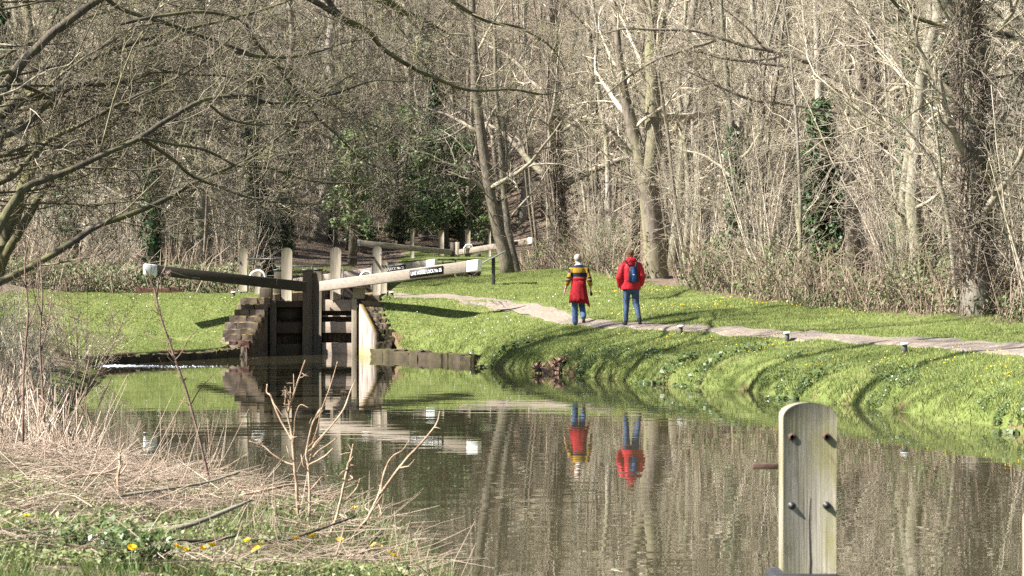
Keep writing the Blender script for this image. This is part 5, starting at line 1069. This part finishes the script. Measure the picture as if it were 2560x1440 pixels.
def skirt(g, rings, a0, a1, n=40, fold=.05, seed=0, thick=.012, slant=0.0):
    m = len(rings); ph = np.linspace(a0, a1, n); V = []
    for off in (0, -thick):
        for k, (cx, cy, cz, rx, ry) in enumerate(rings):
            u = k / (m - 1); q_ = 1 + fold * u * (np.sin(ph * 6 + seed) * .6 + np.sin(ph * 11 + seed * 2) * .4); V.append(np.stack([cx + (rx + off) * q_ * np.cos(ph), cy + (ry + off) * q_ * np.sin(ph), cz + u * slant * np.maximum(0, np.cos(ph)) ** 2 + u * .012 * np.sin(ph * 5)], -1))
    V = np.vstack(V); Q = []; N_ = m * n
    for k in range(m - 1):
        for i in range(n - 1): a = k * n + i; Q += [[a, a + n, a + n + 1, a + 1], [N_ + a, N_ + a + 1, N_ + a + n + 1, N_ + a + n]]
    for i in range(n - 1): a = (m - 1) * n + i; Q += [[a, N_ + a, N_ + a + 1, a + 1], [i, i + 1, N_ + i + 1, N_ + i]]
    for k in range(m - 1): a = k * n; c = k * n + n - 1; Q += [[a, N_ + a, N_ + a + n, a + n], [c, c + n, N_ + c + n, N_ + c]]
    g.add(V, Q)
g = Geo(); skirt(g, [(0, 0, 1.09, .172, .142), (0, -.01, .98, .184, .158), (.0, -.02, .82, .208, .178), (.005, -.03, .66, .238, .195), (.012, -.035, .545, .255, .205)], math.radians(168), math.radians(378), slant=-.10); g.build("tied_fleece", M['red_cloth'], pm, smooth=True)
for s_, (h_, t_) in enumerate((((-.085, -.02, .042), (-.105, .15, .036)), ((.115, -.135, .125), (.122, -.02, .036)))):
    g = Geo(); shoe(g, h_, t_); sh = fuse(g, "shoe", M['shoe'], pm, .008, 3); 
g = Geo(); g.tube([(-.335, .012, .895), (-.322, .026, .90)], .036, 12); g.build("wrist_band", M['iron'], pm, smooth=True)
g = Geo(); capsule(g, (.302, .075, .80), (.305, .085, .735), .030, .034, 1, 1, 10); fuse(g, "dark_pouch", M['pack_black'], pm, .008, 2)
# ---- walker in the red waterproof with a small blue and black rucksack
pw = person(1577, 814, 1.0, "walker with short brown hair in a bright red hooded jacket and blue jeans")
g = Geo(); f = head(g, (-.005, .03, 1.640), .05); chain(g, [(0, -.01, 1.44), (0, .01, 1.59)], [.062, .054], n=12); chain(g, [(0, 0, 1.38), (0, 0, 1.0), (0, 0, .93)], [.14, .13, .15], 1.0, .7)
LS_, LE_, LW_, RS_, RE_, RW_ = (-.185, 0, 1.365), (-.262, -.045, 1.10), (-.245, .04, .885), (.185, 0, 1.37), (.262, -.03, 1.12), (.235, .12, .93)
chain(g, [LS_, LE_, LW_], [.05, .04, .028], n=10); chain(g, [RS_, RE_, RW_], [.05, .04, .028], n=10); hand(g, (-.243, .05, .855), (.05, .15, -1), -1); hand(g, (.23, .14, .91), (-.05, .5, -.8), 1)
LH, LK, LA, RH, RK, RA = (-.090, 0, .90), (-.105, .045, .49), (-.110, .03, .09), (.090, 0, .90), (.125, .02, .49), (.195, -.12, .12)
chain(g, [LH, LK, LA], [.09, .058, .036], n=10); chain(g, [RH, RK, RA], [.09, .058, .036], n=10); chain(g, [LA, (-.112, .06, .05)], [.034, .03], n=10); chain(g, [RA, (.198, -.10, .07)], [.034, .03], n=10); fuse(g, "body", M['skin'], pw, .008, 3)
for s in (-1, 1): g2 = Geo(); capsule(g2, f(s * .032, .093, .018), f(s * .032, .097, .018), .011, .011, n=10, k=3); g2.build("eye", M['white'], pw, smooth=True)
g = Geo(); capsule(g, f(0, -.028, .030), f(0, .030, .046), .086, .078, .97, 1.0, 18); capsule(g, f(0, -.040, -.03), f(0, -.02, .01), .068, .080, 1.0, 1.0, 16); fuse(g, "hair", M['brown_hair'], pw, .008, 3)
g = Geo(); chain(g, [(0, 0, 1.0), (0, 0, .90)], [.160, .168], 1.0, .76, 18); chain(g, [LH, LK, (-.110, .03, .11)], [.104, .074, .052], n=14); chain(g, [RH, RK, (.188, -.105, .16)], [.104, .074, .052], n=14); fuse(g, "jeans", M['denim_dark'], pw, .011, 4)
g = Geo(); loft(g, [(0, 0, .83, .232, .165), (0, 0, .90, .228, .168), (0, 0, 1.05, .205, .155), (0, 0, 1.20, .205, .150), (0, 0, 1.32, .205, .145), (0, 0, 1.39, .175, .125), (0, -.005, 1.45, .12, .10), (0, -.005, 1.54, .085, .085)])
chain(g, [(-.13, 0, 1.385), LS_, LE_, (-.25, .03, .925)], [.085, .09, .082, .066], n=14); chain(g, [(.13, 0, 1.385), RS_, RE_, (.24, .105, .955)], [.085, .09, .082, .066], n=14); jk = fuse(g, "jacket", M['red_shell'], pw, .011, 4)
g = Geo(); capsule(g, (-.055, -.075, 1.505), (.055, -.075, 1.505), .070, .070, 1, .85, 14); capsule(g, (0, -.105, 1.475), (0, -.12, 1.42), .085, .055, 1.15, .7, 14); chain(g, [(-.075, -.03, 1.53), (0, -.085, 1.545), (.075, -.03, 1.53)], [.04, .045, .04]); fuse(g, "hood", M['red_shell'], jk, .009, 3)
for h_, t_ in (((-.112, .015, .042), (-.165, .17, .036)), ((.200, -.13, .050), (.225, .02, .036))): g = Geo(); shoe(g, h_, t_); capsule(g, np.array(h_) + [0, .01, .05], np.array(h_) + [-.003, .018, .125], .046, .05, 1, 1, 12); fuse(g, "boot", M['boot'], pw, .008, 3)
rk = thing("rucksack", pw.location, "small black and blue rucksack on the back of the red jacket", "rucksack")
g = Geo(); loft(g, [(.045, -.205, .985, .075, .035), (.05, -.215, 1.01, .118, .060), (.05, -.225, 1.12, .120, .080), (.045, -.22, 1.25, .108, .075), (.04, -.205, 1.345, .085, .050), (.04, -.195, 1.365, .05, .03)], 22); fuse(g, "bag", M['pack_black'], rk, .010, 3)
g = Geo(); loft(g, [(.06, -.262, .995, .050, .030), (.062, -.285, 1.08, .058, .035), (.055, -.280, 1.22, .050, .034), (.045, -.262, 1.335, .038, .028)], 18); fuse(g, "front_pocket", M['pack_blue'], rk, .009, 3)
g = Geo(); g.box((.058, -.318, 1.165), (.045, .01, .016)); g.build("label_patch", M['white'], rk)
for s in (-1, 1):
    g = Geo(); P, R = smooth_path([(.04 + s * .07, -.20, 1.34), (s * .115, -.125, 1.46), (s * .125, -.02, 1.505), (s * .125, .09, 1.45), (s * .13, .155, 1.30), (s * .15, .12, 1.15), (.05 + s * .11, -.17, 1.03)], [.02] * 7, 26); g.tube(P, .021, 8, flat=.45); g.build("strap", M['pack_black'], rk, smooth=True)
# ------------------------------------------------------------------ dead growth on the near bank
rng = np.random.default_rng(321)
def near_ok(x, y): return (x < lshore(y) + .1) & (x > -y / 4.9)
# matted straw lying on the slope
def straw_field(n, fy, fx, keep, L, flat, rad, seed, lift=.05):
    r = np.random.default_rng(seed); y = fy(r.random(n)); x = fx(r.random(n), y); k = keep(x, y); x, y = x[k], y[k]; z = height(x, y); g = Geo()
    for a, b_, c in zip(x, y, z):
        l = r.uniform(*L); th = r.normal(0.25, .9); el = abs(r.normal(0, flat)); d = np.array([math.cos(th) * math.cos(el), math.sin(th) * math.cos(el), math.sin(el)]) * l * r.choice([-1, 1])
        if d[2] < 0: d[2] *= -1
        p0 = np.array([a, b_, c + r.uniform(0, lift)]); p2 = p0 + d; p1 = (p0 + p2) / 2 + r.normal(size=3) * l * .06; w_ = r.uniform(*rad); g.tube([p0, p1, p2], [w_, w_ * .9, w_ * .5], 3, cap=False, flat=.5)
    return g
g = straw_field(5200, lambda u: 14.5 + 15 * u, lambda u, y: lshore(y) - .15 - u * (y / 4.9 + .2 + lshore(y)), lambda x, y: near_ok(x, y) & (vnoise(x * 1.1, y * .6, 51) > np.interp(y, [14, 17, 20], [.48, .3, .15])), (.12, .65), .16, (.0025, .0075), 1, .12)
tag(g.build("straw_litter", M['straw']), label="pale flattened straw and dead stems matted over the near bank", cat="dead grass", kind="stuff")
# the standing, half fallen reed bed at the water's edge
g = Geo(); r = np.random.default_rng(8); C = []
M['reed'] = leafy('reed', [(.36, .28, .20), (.50, .41, .32), (.20, .14, .10), (.28, .20, .15), (.58, .50, .41)], .65, .25, .15)
for k in range(40):
    y = r.uniform(24, 42); x = lshore(y) - r.uniform(.25, 1.5); C.append((x, y))
for cx, cy in C:
    if not (cx > -cy / 4.9 - .3): continue
    z = hz(cx, cy); hh = r.uniform(.22, .72) * np.interp(cx / cy, [-.19, -.15], [1.2, .7]); ln = np.array([r.normal(-.2, .3), r.normal(0, .2), 0])
    for _ in range(34):
        p0 = np.array([cx, cy, z - .05]) + r.normal(size=3) * [.22, .25, .02]; l = hh * r.uniform(.4, 1.1); tip = p0 + (ln + r.normal(size=3) * .34) * l + [0, 0, l]; mid = (p0 + tip) / 2 + r.normal(size=3) * .04
        w_ = r.uniform(.004, .010); bend = tip + np.array([r.normal(0, .2), r.normal(0, .15), -abs(r.normal(0, .25))]) * l * .5; g.tube([p0, mid, tip, bend], [w_, w_ * .9, w_ * .8, w_ * .3], 3, cap=False, flat=.45)
tag(g.build("dead_reeds", M['reed']), label="bleached dead reeds leaning over the water on the near bank", cat="reeds", kind="stuff")
# thin bare scrub tangled behind the reeds
TS = TP(n=(6, 4, 3), seg=(7, 5, 4, 3), sides=(4, 3, 3, 3), ratio=(.45, .5, .5), ang=(40, 42, 42), wig=(.10, .18, .2, .2), trop=(.02, .02, 0, 0), start=(.2, .15, .1), minr=.0035)
M['red_stem'] = bark("reddish_stem", (.21, .14, .11), (.10, .065, .05), None, 0, 1, 3, .15)
SC = [clump_variant(500 + k, n_, h_, r_, s_, 'red_stem' if k % 2 else 'twig', 'red_stem' if k % 2 else 'twig', "bramble_bush", TS) for k, (n_, h_, r_, s_) in enumerate(((9, 1.7, .011, .7), (7, 2.2, .012, .5), (12, 1.3, .009, .9)))]
r = np.random.default_rng(12); fst = set()
for k in range(12):
    y = r.uniform(40, 61); x = lshore(y) - r.uniform(.3, 2.6)
    if abs(x) > y / 5.0: x = -y / 5.05 + r.uniform(0, 1.2)
    if x > lshore(y) - .05: continue
    i = int(r.integers(3)); src = SC[i]; loc = (x, y, hz(x, y)); sc = r.uniform(.6, 1.25)
    if i not in fst: fst.add(i); src.location = loc; src.scale = (sc,) * 3; tag(src, "wiry bare bramble bush tangled on the shaded left bank", "bramble", "bramble bushes on the shaded bank")
    else: dup(src, loc, r.random() * 6.28, sc, "wiry bare bramble bush tangled on the shaded left bank", "bramble bushes on the shaded bank")
# dead stalks one can tell apart
def stalk(lab, d, parts, mat='stalk', name="dead_stalk", tuft=None, base=None):
    gg = Geo(); p0 = at(*parts[0][0][0], d); t = thing(name, p0, lab, "dead stalk"); k0 = .5 / F * d
    for k, (P, W) in enumerate(parts):
        Q_, R_ = smooth_path(rel(px_path(P, d + .0, d + (.15 if k else 0) * (1 if k % 2 else -1)), p0), px_rad(W, d) * .78, 4 * len(P)); R_ = R_ * (1 + .12 * np.sin(np.arange(len(R_)) * 1.7))
        if k == 0: Q_[0, 2] = min(Q_[0, 2], hz(p0[0], d) - p0[2] - .03)
        g = Geo(); g.tube(Q_, R_, 6); g.build("stem" if k == 0 else "side_shoot", M[mat], t, smooth=True)
    Qm, Rm = smooth_path(rel(px_path(parts[0][0], d), p0), px_rad(parts[0][1], d) * .78, 30)
    for _ in range(2 + len(parts) * 2):
        i = int(rng.integers(6, 28)); v = norm(Qm[min(i + 1, 29)] - Qm[i - 1]); e = norm(v + rng.normal(size=3) * .8) * rng.uniform(.03, .16); g = Geo(); g.tube([Qm[i], Qm[i] + e * .55 + rng.normal(size=3) * .006, Qm[i] + e + rng.normal(size=3) * .02], [Rm[i] * .5, Rm[i] * .4, Rm[i] * .2], 4); g.build("side_shoot", M[mat], t, smooth=True)
    if tuft:
        for (px, py, rp) in tuft:
            g = Geo(); c = rel(at(px, py, d), p0); rr = rp / F * d
            for _ in range(70): v = rng.normal(size=3); v /= np.linalg.norm(v); e = c + v * rr * rng.uniform(.3, 1) * [1, .6, 1.2]; g.tube([c + v * rr * .1, (c + e) / 2 + rng.normal(size=3) * rr * .2, e], [.0016, .0013, .0008], 3, cap=False)
            g.build("seed_head", M['straw'], t)
    return t
z6 = lambda L: [(600 + x / 2.667, 900 + y / 2.667) for x, y in L]
stalk("tall branched reddish dead stalk in the middle of the near bank", 19.2, [(z6([(400, 1200), (385, 1000), (378, 850), (362, 700), (350, 540), (335, 440), (320, 360), (355, 240), (390, 130), (435, 0)]), [11, 10, 10, 9, 8, 7, 7, 6, 5, 3]),
    (z6([(350, 540), (310, 470), (270, 400), (235, 320), (205, 240), (178, 215), (182, 160)]), [7, 6, 6, 6, 6, 4, 3]), (z6([(352, 560), (362, 480), (368, 380), (400, 300), (460, 320)]), [4, 4, 3, 3, 2]),
    (z6([(362, 700), (300, 680), (220, 630), (150, 570), (60, 540)]), [6, 5, 5, 4, 3]), (z6([(320, 360), (300, 290), (310, 200), (300, 180)]), [4, 4, 4, 3])], tuft=[(600 + 310 / 2.667, 900 + 220 / 2.667, 17), (600 + 130 / 2.667, 900 + 560 / 2.667, 14)])
stalk("forked dead stalk standing just beside the tall branched one", 19.0, [(z6([(455, 1190), (462, 1050), (465, 900), (460, 780), (455, 690), (440, 640), (458, 530), (485, 420), (540, 325)]), [10, 9, 9, 8, 8, 6, 6, 5, 5]),
    (z6([(456, 690), (520, 610), (580, 570), (645, 520)]), [6, 5, 5, 4]), (z6([(456, 700), (560, 645), (620, 590)]), [5, 5, 4]), (z6([(470, 640), (500, 560), (600, 450), (690, 330), (735, 210), (770, 130)]), [6, 6, 5, 5, 4, 2]), (z6([(480, 560), (520, 440), (540, 340), (600, 180), (650, 10)]), [4, 4, 3, 3, 2])])
stalk("slanting reddish dead stalk with a frayed head, low at mid bank", 18.2, [(z6([(535, 1345), (585, 1200), (640, 1060), (672, 930), (700, 800), (718, 720), (740, 640), (755, 560)]), [10, 9, 9, 8, 8, 9, 6, 4]),
    (z6([(690, 950), (740, 900), (780, 850), (800, 790)]), [6, 5, 5, 4]), (z6([(712, 810), (660, 790), (580, 770)]), [4, 4, 3]), (z6([(712, 810), (750, 790), (735, 770)]), [4, 4, 3])], tuft=[(600 + 722 / 2.667, 900 + 740 / 2.667, 10)])
stalk("longest pale bare stalk leaning out over the water towards the far bank", 18.6, [(z6([(640, 1300), (700, 1230), (840, 1070), (880, 1000), (915, 930), (1010, 790), (1110, 660), (1200, 565), (1280, 470), (1318, 410), (1332, 340)]), [10, 10, 9, 9, 9, 9, 8, 7, 6, 6, 3]),
    (z6([(912, 935), (940, 840), (965, 740), (1010, 650), (1085, 600), (1130, 535)]), [6, 6, 6, 5, 4, 3]), (z6([(915, 940), (940, 1010), (930, 1050), (850, 1080)]), [4, 4, 3, 3])])
z1 = lambda L: [(x / 2.667, 900 + y / 2.667) for x, y in L]
stalk("tallest thin dead stalk, rising in front of the far lawn with a wispy head", 21.5, [([(530, 1225), (515, 1165), (497, 1090), (478, 1020), (462, 965), (440, 905), (424, 855), (408, 812), (396, 770), (388, 730), (376, 700), (362, 672)], [9, 9, 8, 8, 8, 7, 7, 7, 6, 6, 6, 4]),
    ([(392, 745), (397, 700), (412, 670), (418, 640)], [5, 5, 4, 3]), ([(438, 900), (455, 880), (470, 850), (487, 830)], [4, 4, 3, 3]), ([(425, 858), (400, 850), (372, 838), (362, 800)], [3, 3, 3, 2]), ([(436, 925), (410, 915), (398, 895)], [4, 4, 3]),
    ([(478, 1010), (498, 975), (520, 950), (534, 935)], [4, 4, 3, 3])], tuft=[(345, 640, 30), (420, 685, 14), (425, 850, 10)], mat='red_stem')
stalk("tall reddish dead stem closest to the picture's edge, above the bleached reeds", 25, [([(58, 1040), (60, 920), (70, 780), (62, 660), (82, 560)], [8, 7, 6, 5, 3]), ([(66, 830), (90, 770), (96, 700), (92, 630)], [4, 4, 3, 3]), ([(64, 720), (44, 670), (40, 620)], [4, 3, 3])], mat='red_stem', tuft=[(84, 575, 14), (92, 640, 12)])
stalk("tall reddish dead stem with two feathery heads beside the far lawn's near corner", 26, [([(110, 1120), (108, 1000), (100, 860), (106, 740), (98, 620)], [8, 7, 6, 5, 3]), ([(102, 880), (122, 800), (130, 720)], [4, 4, 3]), ([(104, 790), (84, 730), (76, 690)], [4, 3, 3])], mat='red_stem', tuft=[(98, 630, 14), (130, 725, 11)])
stalk("broken slanting straw coloured stick standing in the water's edge", 24, [([(345, 1215), (370, 1185), (395, 1165), (410, 1148)], [7, 7, 6, 6])])
stalk("short upright dead stem with a bent pale shoot on the near bank", 20, [([(297, 1240), (295, 1200), (300, 1160), (298, 1132)], [9, 9, 8, 8]), ([(297, 1235), (285, 1205), (305, 1180), (318, 1160)], [5, 5, 5, 4])])
for k, (P, W, d, lab) in enumerate((
    ([(60, 1318), (86, 1312), (160, 1312), (225, 1322), (300, 1328), (380, 1330), (440, 1322), (510, 1300), (570, 1275), (630, 1250)], [14, 20, 20, 18, 18, 17, 15, 14, 11, 7], 16.6, "thickest fallen branch lying along the near bank, grey and bent up at one end"),
    ([(600, 1352), (660, 1352), (710, 1352), (760, 1336), (830, 1312), (890, 1290)], [9, 9, 8, 8, 7, 5], 16.8, "dark fallen stick running towards the water among the stalks"),
    ([(0, 1205), (120, 1196), (200, 1190), (270, 1180), (300, 1165)], [9, 9, 8, 7, 5], 20, "long reddish stick lying across the matted straw by the reeds"),
    ([(180, 1265), (300, 1240), (420, 1222), (520, 1205), (600, 1180)], [9, 9, 8, 7, 5], 18.5, "long curved grey stick lying across the middle of the straw"),
    ([(600, 1240), (680, 1222), (735, 1212), (790, 1222)], [8, 8, 7, 5], 19.4, "pale stick resting across the feet of the two branched stalks"),
    ([(845, 1402), (910, 1378), (980, 1370)], [8, 7, 5], 16.5, "short pale stick at the tip of the near bank"),
    ([(905, 1385), (930, 1355), (960, 1325)], [6, 6, 4], 17.0, "small dark stick propped up near the tip of the bank"),
    ([(240, 1345), (340, 1340), (430, 1350), (520, 1352), (590, 1340)], [12, 12, 11, 9, 7], 15.8, "dark rotting branch below the thickest fallen one"))):
    p0 = at(*P[0], d); t = thing("fallen_branch", p0, lab, "branch"); Q_, R_ = smooth_path(rel(px_path(P, d, d + .5), p0), px_rad(W, d), 24)
    gz = np.array([hz(a[0] + p0[0], a[1] + p0[1]) - p0[2] for a in Q_]); Q_[:, 2] = np.maximum(Q_[:, 2], gz + R_ * .6); g = Geo(); g.tube(Q_, R_ * (1 + .15 * np.sin(np.arange(24) * 1.3)), 7); g.build("branch", M['dark_bark' if k in (1, 6, 7) else 'stalk' if k in (2, 4, 5) else 'bark'], t, smooth=True)
# loose thin stalks between them
r = np.random.default_rng(99); g0 = Geo()
for k in range(360):
    y = r.uniform(16, 27); x = lshore(y) - abs(r.normal(0, 1.6)); 
    if x < -y / 4.9: continue
    z = hz(x, y); L = r.uniform(.10, .55) * (1.5 if x < -2.5 else 1); d_ = norm(np.array([r.normal(.15, .5), r.normal(0, .3), 1.0])); p = np.array([x, y, z - .03]); g0.tube([p, p + d_ * L * .5 + r.normal(size=3) * .02, p + d_ * L + r.normal(size=3) * .05], [.0034, .0028, .0016], 4, cap=False)
tag(g0.build("dead_stems", M['straw']), label="small broken dead stems bristling among the near grass", cat="dead stems", kind="stuff")
# iris and sedge shoots at the tip
g = Geo(); y = r.uniform(15.5, 24, 1500); x = lshore(y) - np.abs(r.normal(0, .28, 1500)) + .1; n = len(x); V, T = blades(n, x, y, r.uniform(.08, .30, n), r.uniform(.007, .014, n), .35, r); g.add(V, T=T)
tag(g.build("sedge", leafy("sedge", [(.10, .16, .03), (.15, .20, .05), (.42, .34, .20), (.50, .40, .26)], .5, .3, .3)), label="sedge and iris shoots edging the water at the tip of the near bank", cat="sedge", kind="stuff")
# green herbs and litter cover
g = Geo(); y = 13.6 + 8.5 * r.random(17000) ** 1.2; x = lshore(y) - .1 - r.random(17000) * (y / 4.9 + .3 + lshore(y)); k = near_ok(x, y) & (vnoise(x * 1.7, y * 1.1, 55) > np.interp(y, [14, 16, 18, 22], [.22, .35, .55, .7])); x, y = x[k], y[k]; n = len(x)
P = np.stack([x, y, height(x, y) + r.uniform(.01, .10, n)], -1); V, Q = leaf_quads(P, r.normal(size=(n, 3)) * .5 + [-.2, -.3, 1], r.uniform(.012, .04, n), r, .25, .75); g.add(V, Q)
M['herb'] = leafy("herb_leaf", [(.10, .15, .035), (.15, .19, .06), (.22, .23, .09), (.12, .15, .045), (.26, .22, .12)], .5, .4, .25)
tag(g.build("ground_herbs", M['herb']), label="low green herbs carpeting the foot of the near bank", cat="herbs", kind="stuff")
# nettle clump
for k, (px, py, d, w_, lab) in enumerate(((200, 1370, 15.4, .34, "bushy green nettle clump under the thickest fallen branch"), (330, 1420, 14.8, .2, "smaller green nettle clump low by the picture's bottom edge"))):
    p = at(px, py, d); p[2] = hz(p[0], d); t = thing("nettle_clump", p, lab, "plant"); g = Geo(); gs = Geo()
    for _ in range(34):
        a = r.random() * 6.28; q_ = np.array([math.cos(a), math.sin(a), 0]) * w_ * r.random() ** .5; h_ = r.uniform(.1, .24); gs.tube([q_, q_ * 1.15 + [0, 0, h_]], [.003, .002], 4)
        m_ = 14; P = np.stack([q_ * (1 + .15 * u) + [0, 0, h_ * u] + np.append(r.normal(0, .025, 2), 0) for u in np.linspace(.25, 1.05, m_)]); V, Q = leaf_quads(P, r.normal(size=(m_, 3)) * .5 + [-.2, -.2, .9], r.uniform(.03, .06, m_), r, .3, .6); g.add(V, Q)
    gs.build("stems", M['weed'], t); g.build("leaves", M['weed'], t)
# dandelions
M['dandelion'] = plain("dandelion_yellow", (.85, .55, .01), .55, .2, 0, .12, 40)
def dandelion():
    t = bpy.data.objects.new("dandelion", None); COL.objects.link(t); g = Geo()
    for ring, (n, r0, tilt) in enumerate(((14, .020, .25), (11, .015, .6), (7, .009, 1.0))):
        for k in range(n):
            a = (k + ring * .4) / n * 6.283; d = np.array([math.cos(a), math.sin(a), 0]); s = np.array([-d[1], d[0], 0]) * .0028; e = d * r0 * math.cos(tilt * .6) + [0, 0, .004 + r0 * math.sin(tilt)]; b_ = np.array([0, 0, .002 * ring]); g.add([b_ - s * .6, e - s, e + s, b_ + s * .6], [[0, 1, 2, 3]])
    h_ = g.build("flower_head", M['dandelion'], t); h_.location = (0, 0, .10); h_.rotation_euler = (.5, -.2, 0); g = Geo(); g.tube([(0, 0, -.03), (0, 0, .10)], .0022, 5); g.build("stem", M['weed'], t); return t
d0_ = dandelion(); fl = [(618, 1387), (652, 1403), (640, 1418), (741, 1392), (782, 1387), (505, 1420), (530, 1419), (353, 1395), (344, 1399), (443, 1424), (465, 1410), (640, 1426), (1018, 1380), (934, 1412), (950, 1408), (968, 1414), (982, 1420), (949, 1420), (925, 1415), (996, 1424), (975, 1430), (985, 1438), (66, 1335), (245, 1372), (850, 1392), (886, 1305), (330, 1436), (998, 1436)]
for k, (px, py) in enumerate(fl):
    p = hit(px, py + 8, 13.5, 25); sc = 1.2 * rng.uniform(.85, 1.2); lab = "small yellow dandelion flower in the grass of the near bank"
    if k == 0: d0_.location = tuple(p); tag(d0_, lab, "flower", "dandelions on the near bank"); d0_.scale = (sc,) * 3
    else: dup(d0_, p, rng.random() * 6.28, sc, lab, "dandelions on the near bank")
# broad leaved weeds and scrapes on the towpath bank
for k, (px, py, w_, n, lab) in enumerate(((1255, 885, .45, 120, "broad leaved weed patch on the shaded bank near the low quay"), (1800, 905, .6, 170, "strip of bright leafy weeds below the middle bollard"), (2545, 1075, .22, 40, "broad dock leaves at the waterline by the picture's edge"), (1660, 945, .4, 150, "leafy green clump hanging over the water below the red jacketed walker"), (2000, 985, .4, 120, "leafy clump at the waterline below the middle bollard"))):
    p = hit(px, py, 34); t = thing("weed_clump", p, lab, "plant"); g = Geo(); a = r.random(n) * 6.28; q_ = r.random(n) ** .6 * w_; X = np.cos(a) * q_ * 1.6; Y = np.sin(a) * q_ * .6; Z = height(X + p[0], Y + p[1]) - p[2] + r.uniform(.03, .16, n); Z = np.maximum(Z, .03 - p[2])
    V, Q = leaf_quads(np.stack([X, Y, Z], -1), r.normal(size=(n, 3)) * .5 + [-.3, -.5, .8], r.uniform(.06, .14, n), r, .25, .65); g.add(V, Q); g.build("leaves", M['weed'], t)
p = hit(1415, 905, 34); g = Geo(); 
for k in range(11): g.stone((p[0] + r.normal(0, .3), p[1] + r.normal(0, .12), max(.0, p[2] + r.normal(-.10, .10))), (r.uniform(.12, .35), .16, r.uniform(.06, .16)), r.random(), .5, .12, k, 5)
tag(g.build("earth_scrape", plain("red_earth", (.34, .22, .16), .95, .1, 0, .45, 9, .5), smooth=True), "bare reddish earth slip in the grassy bank below the striped walker", "earth slip")
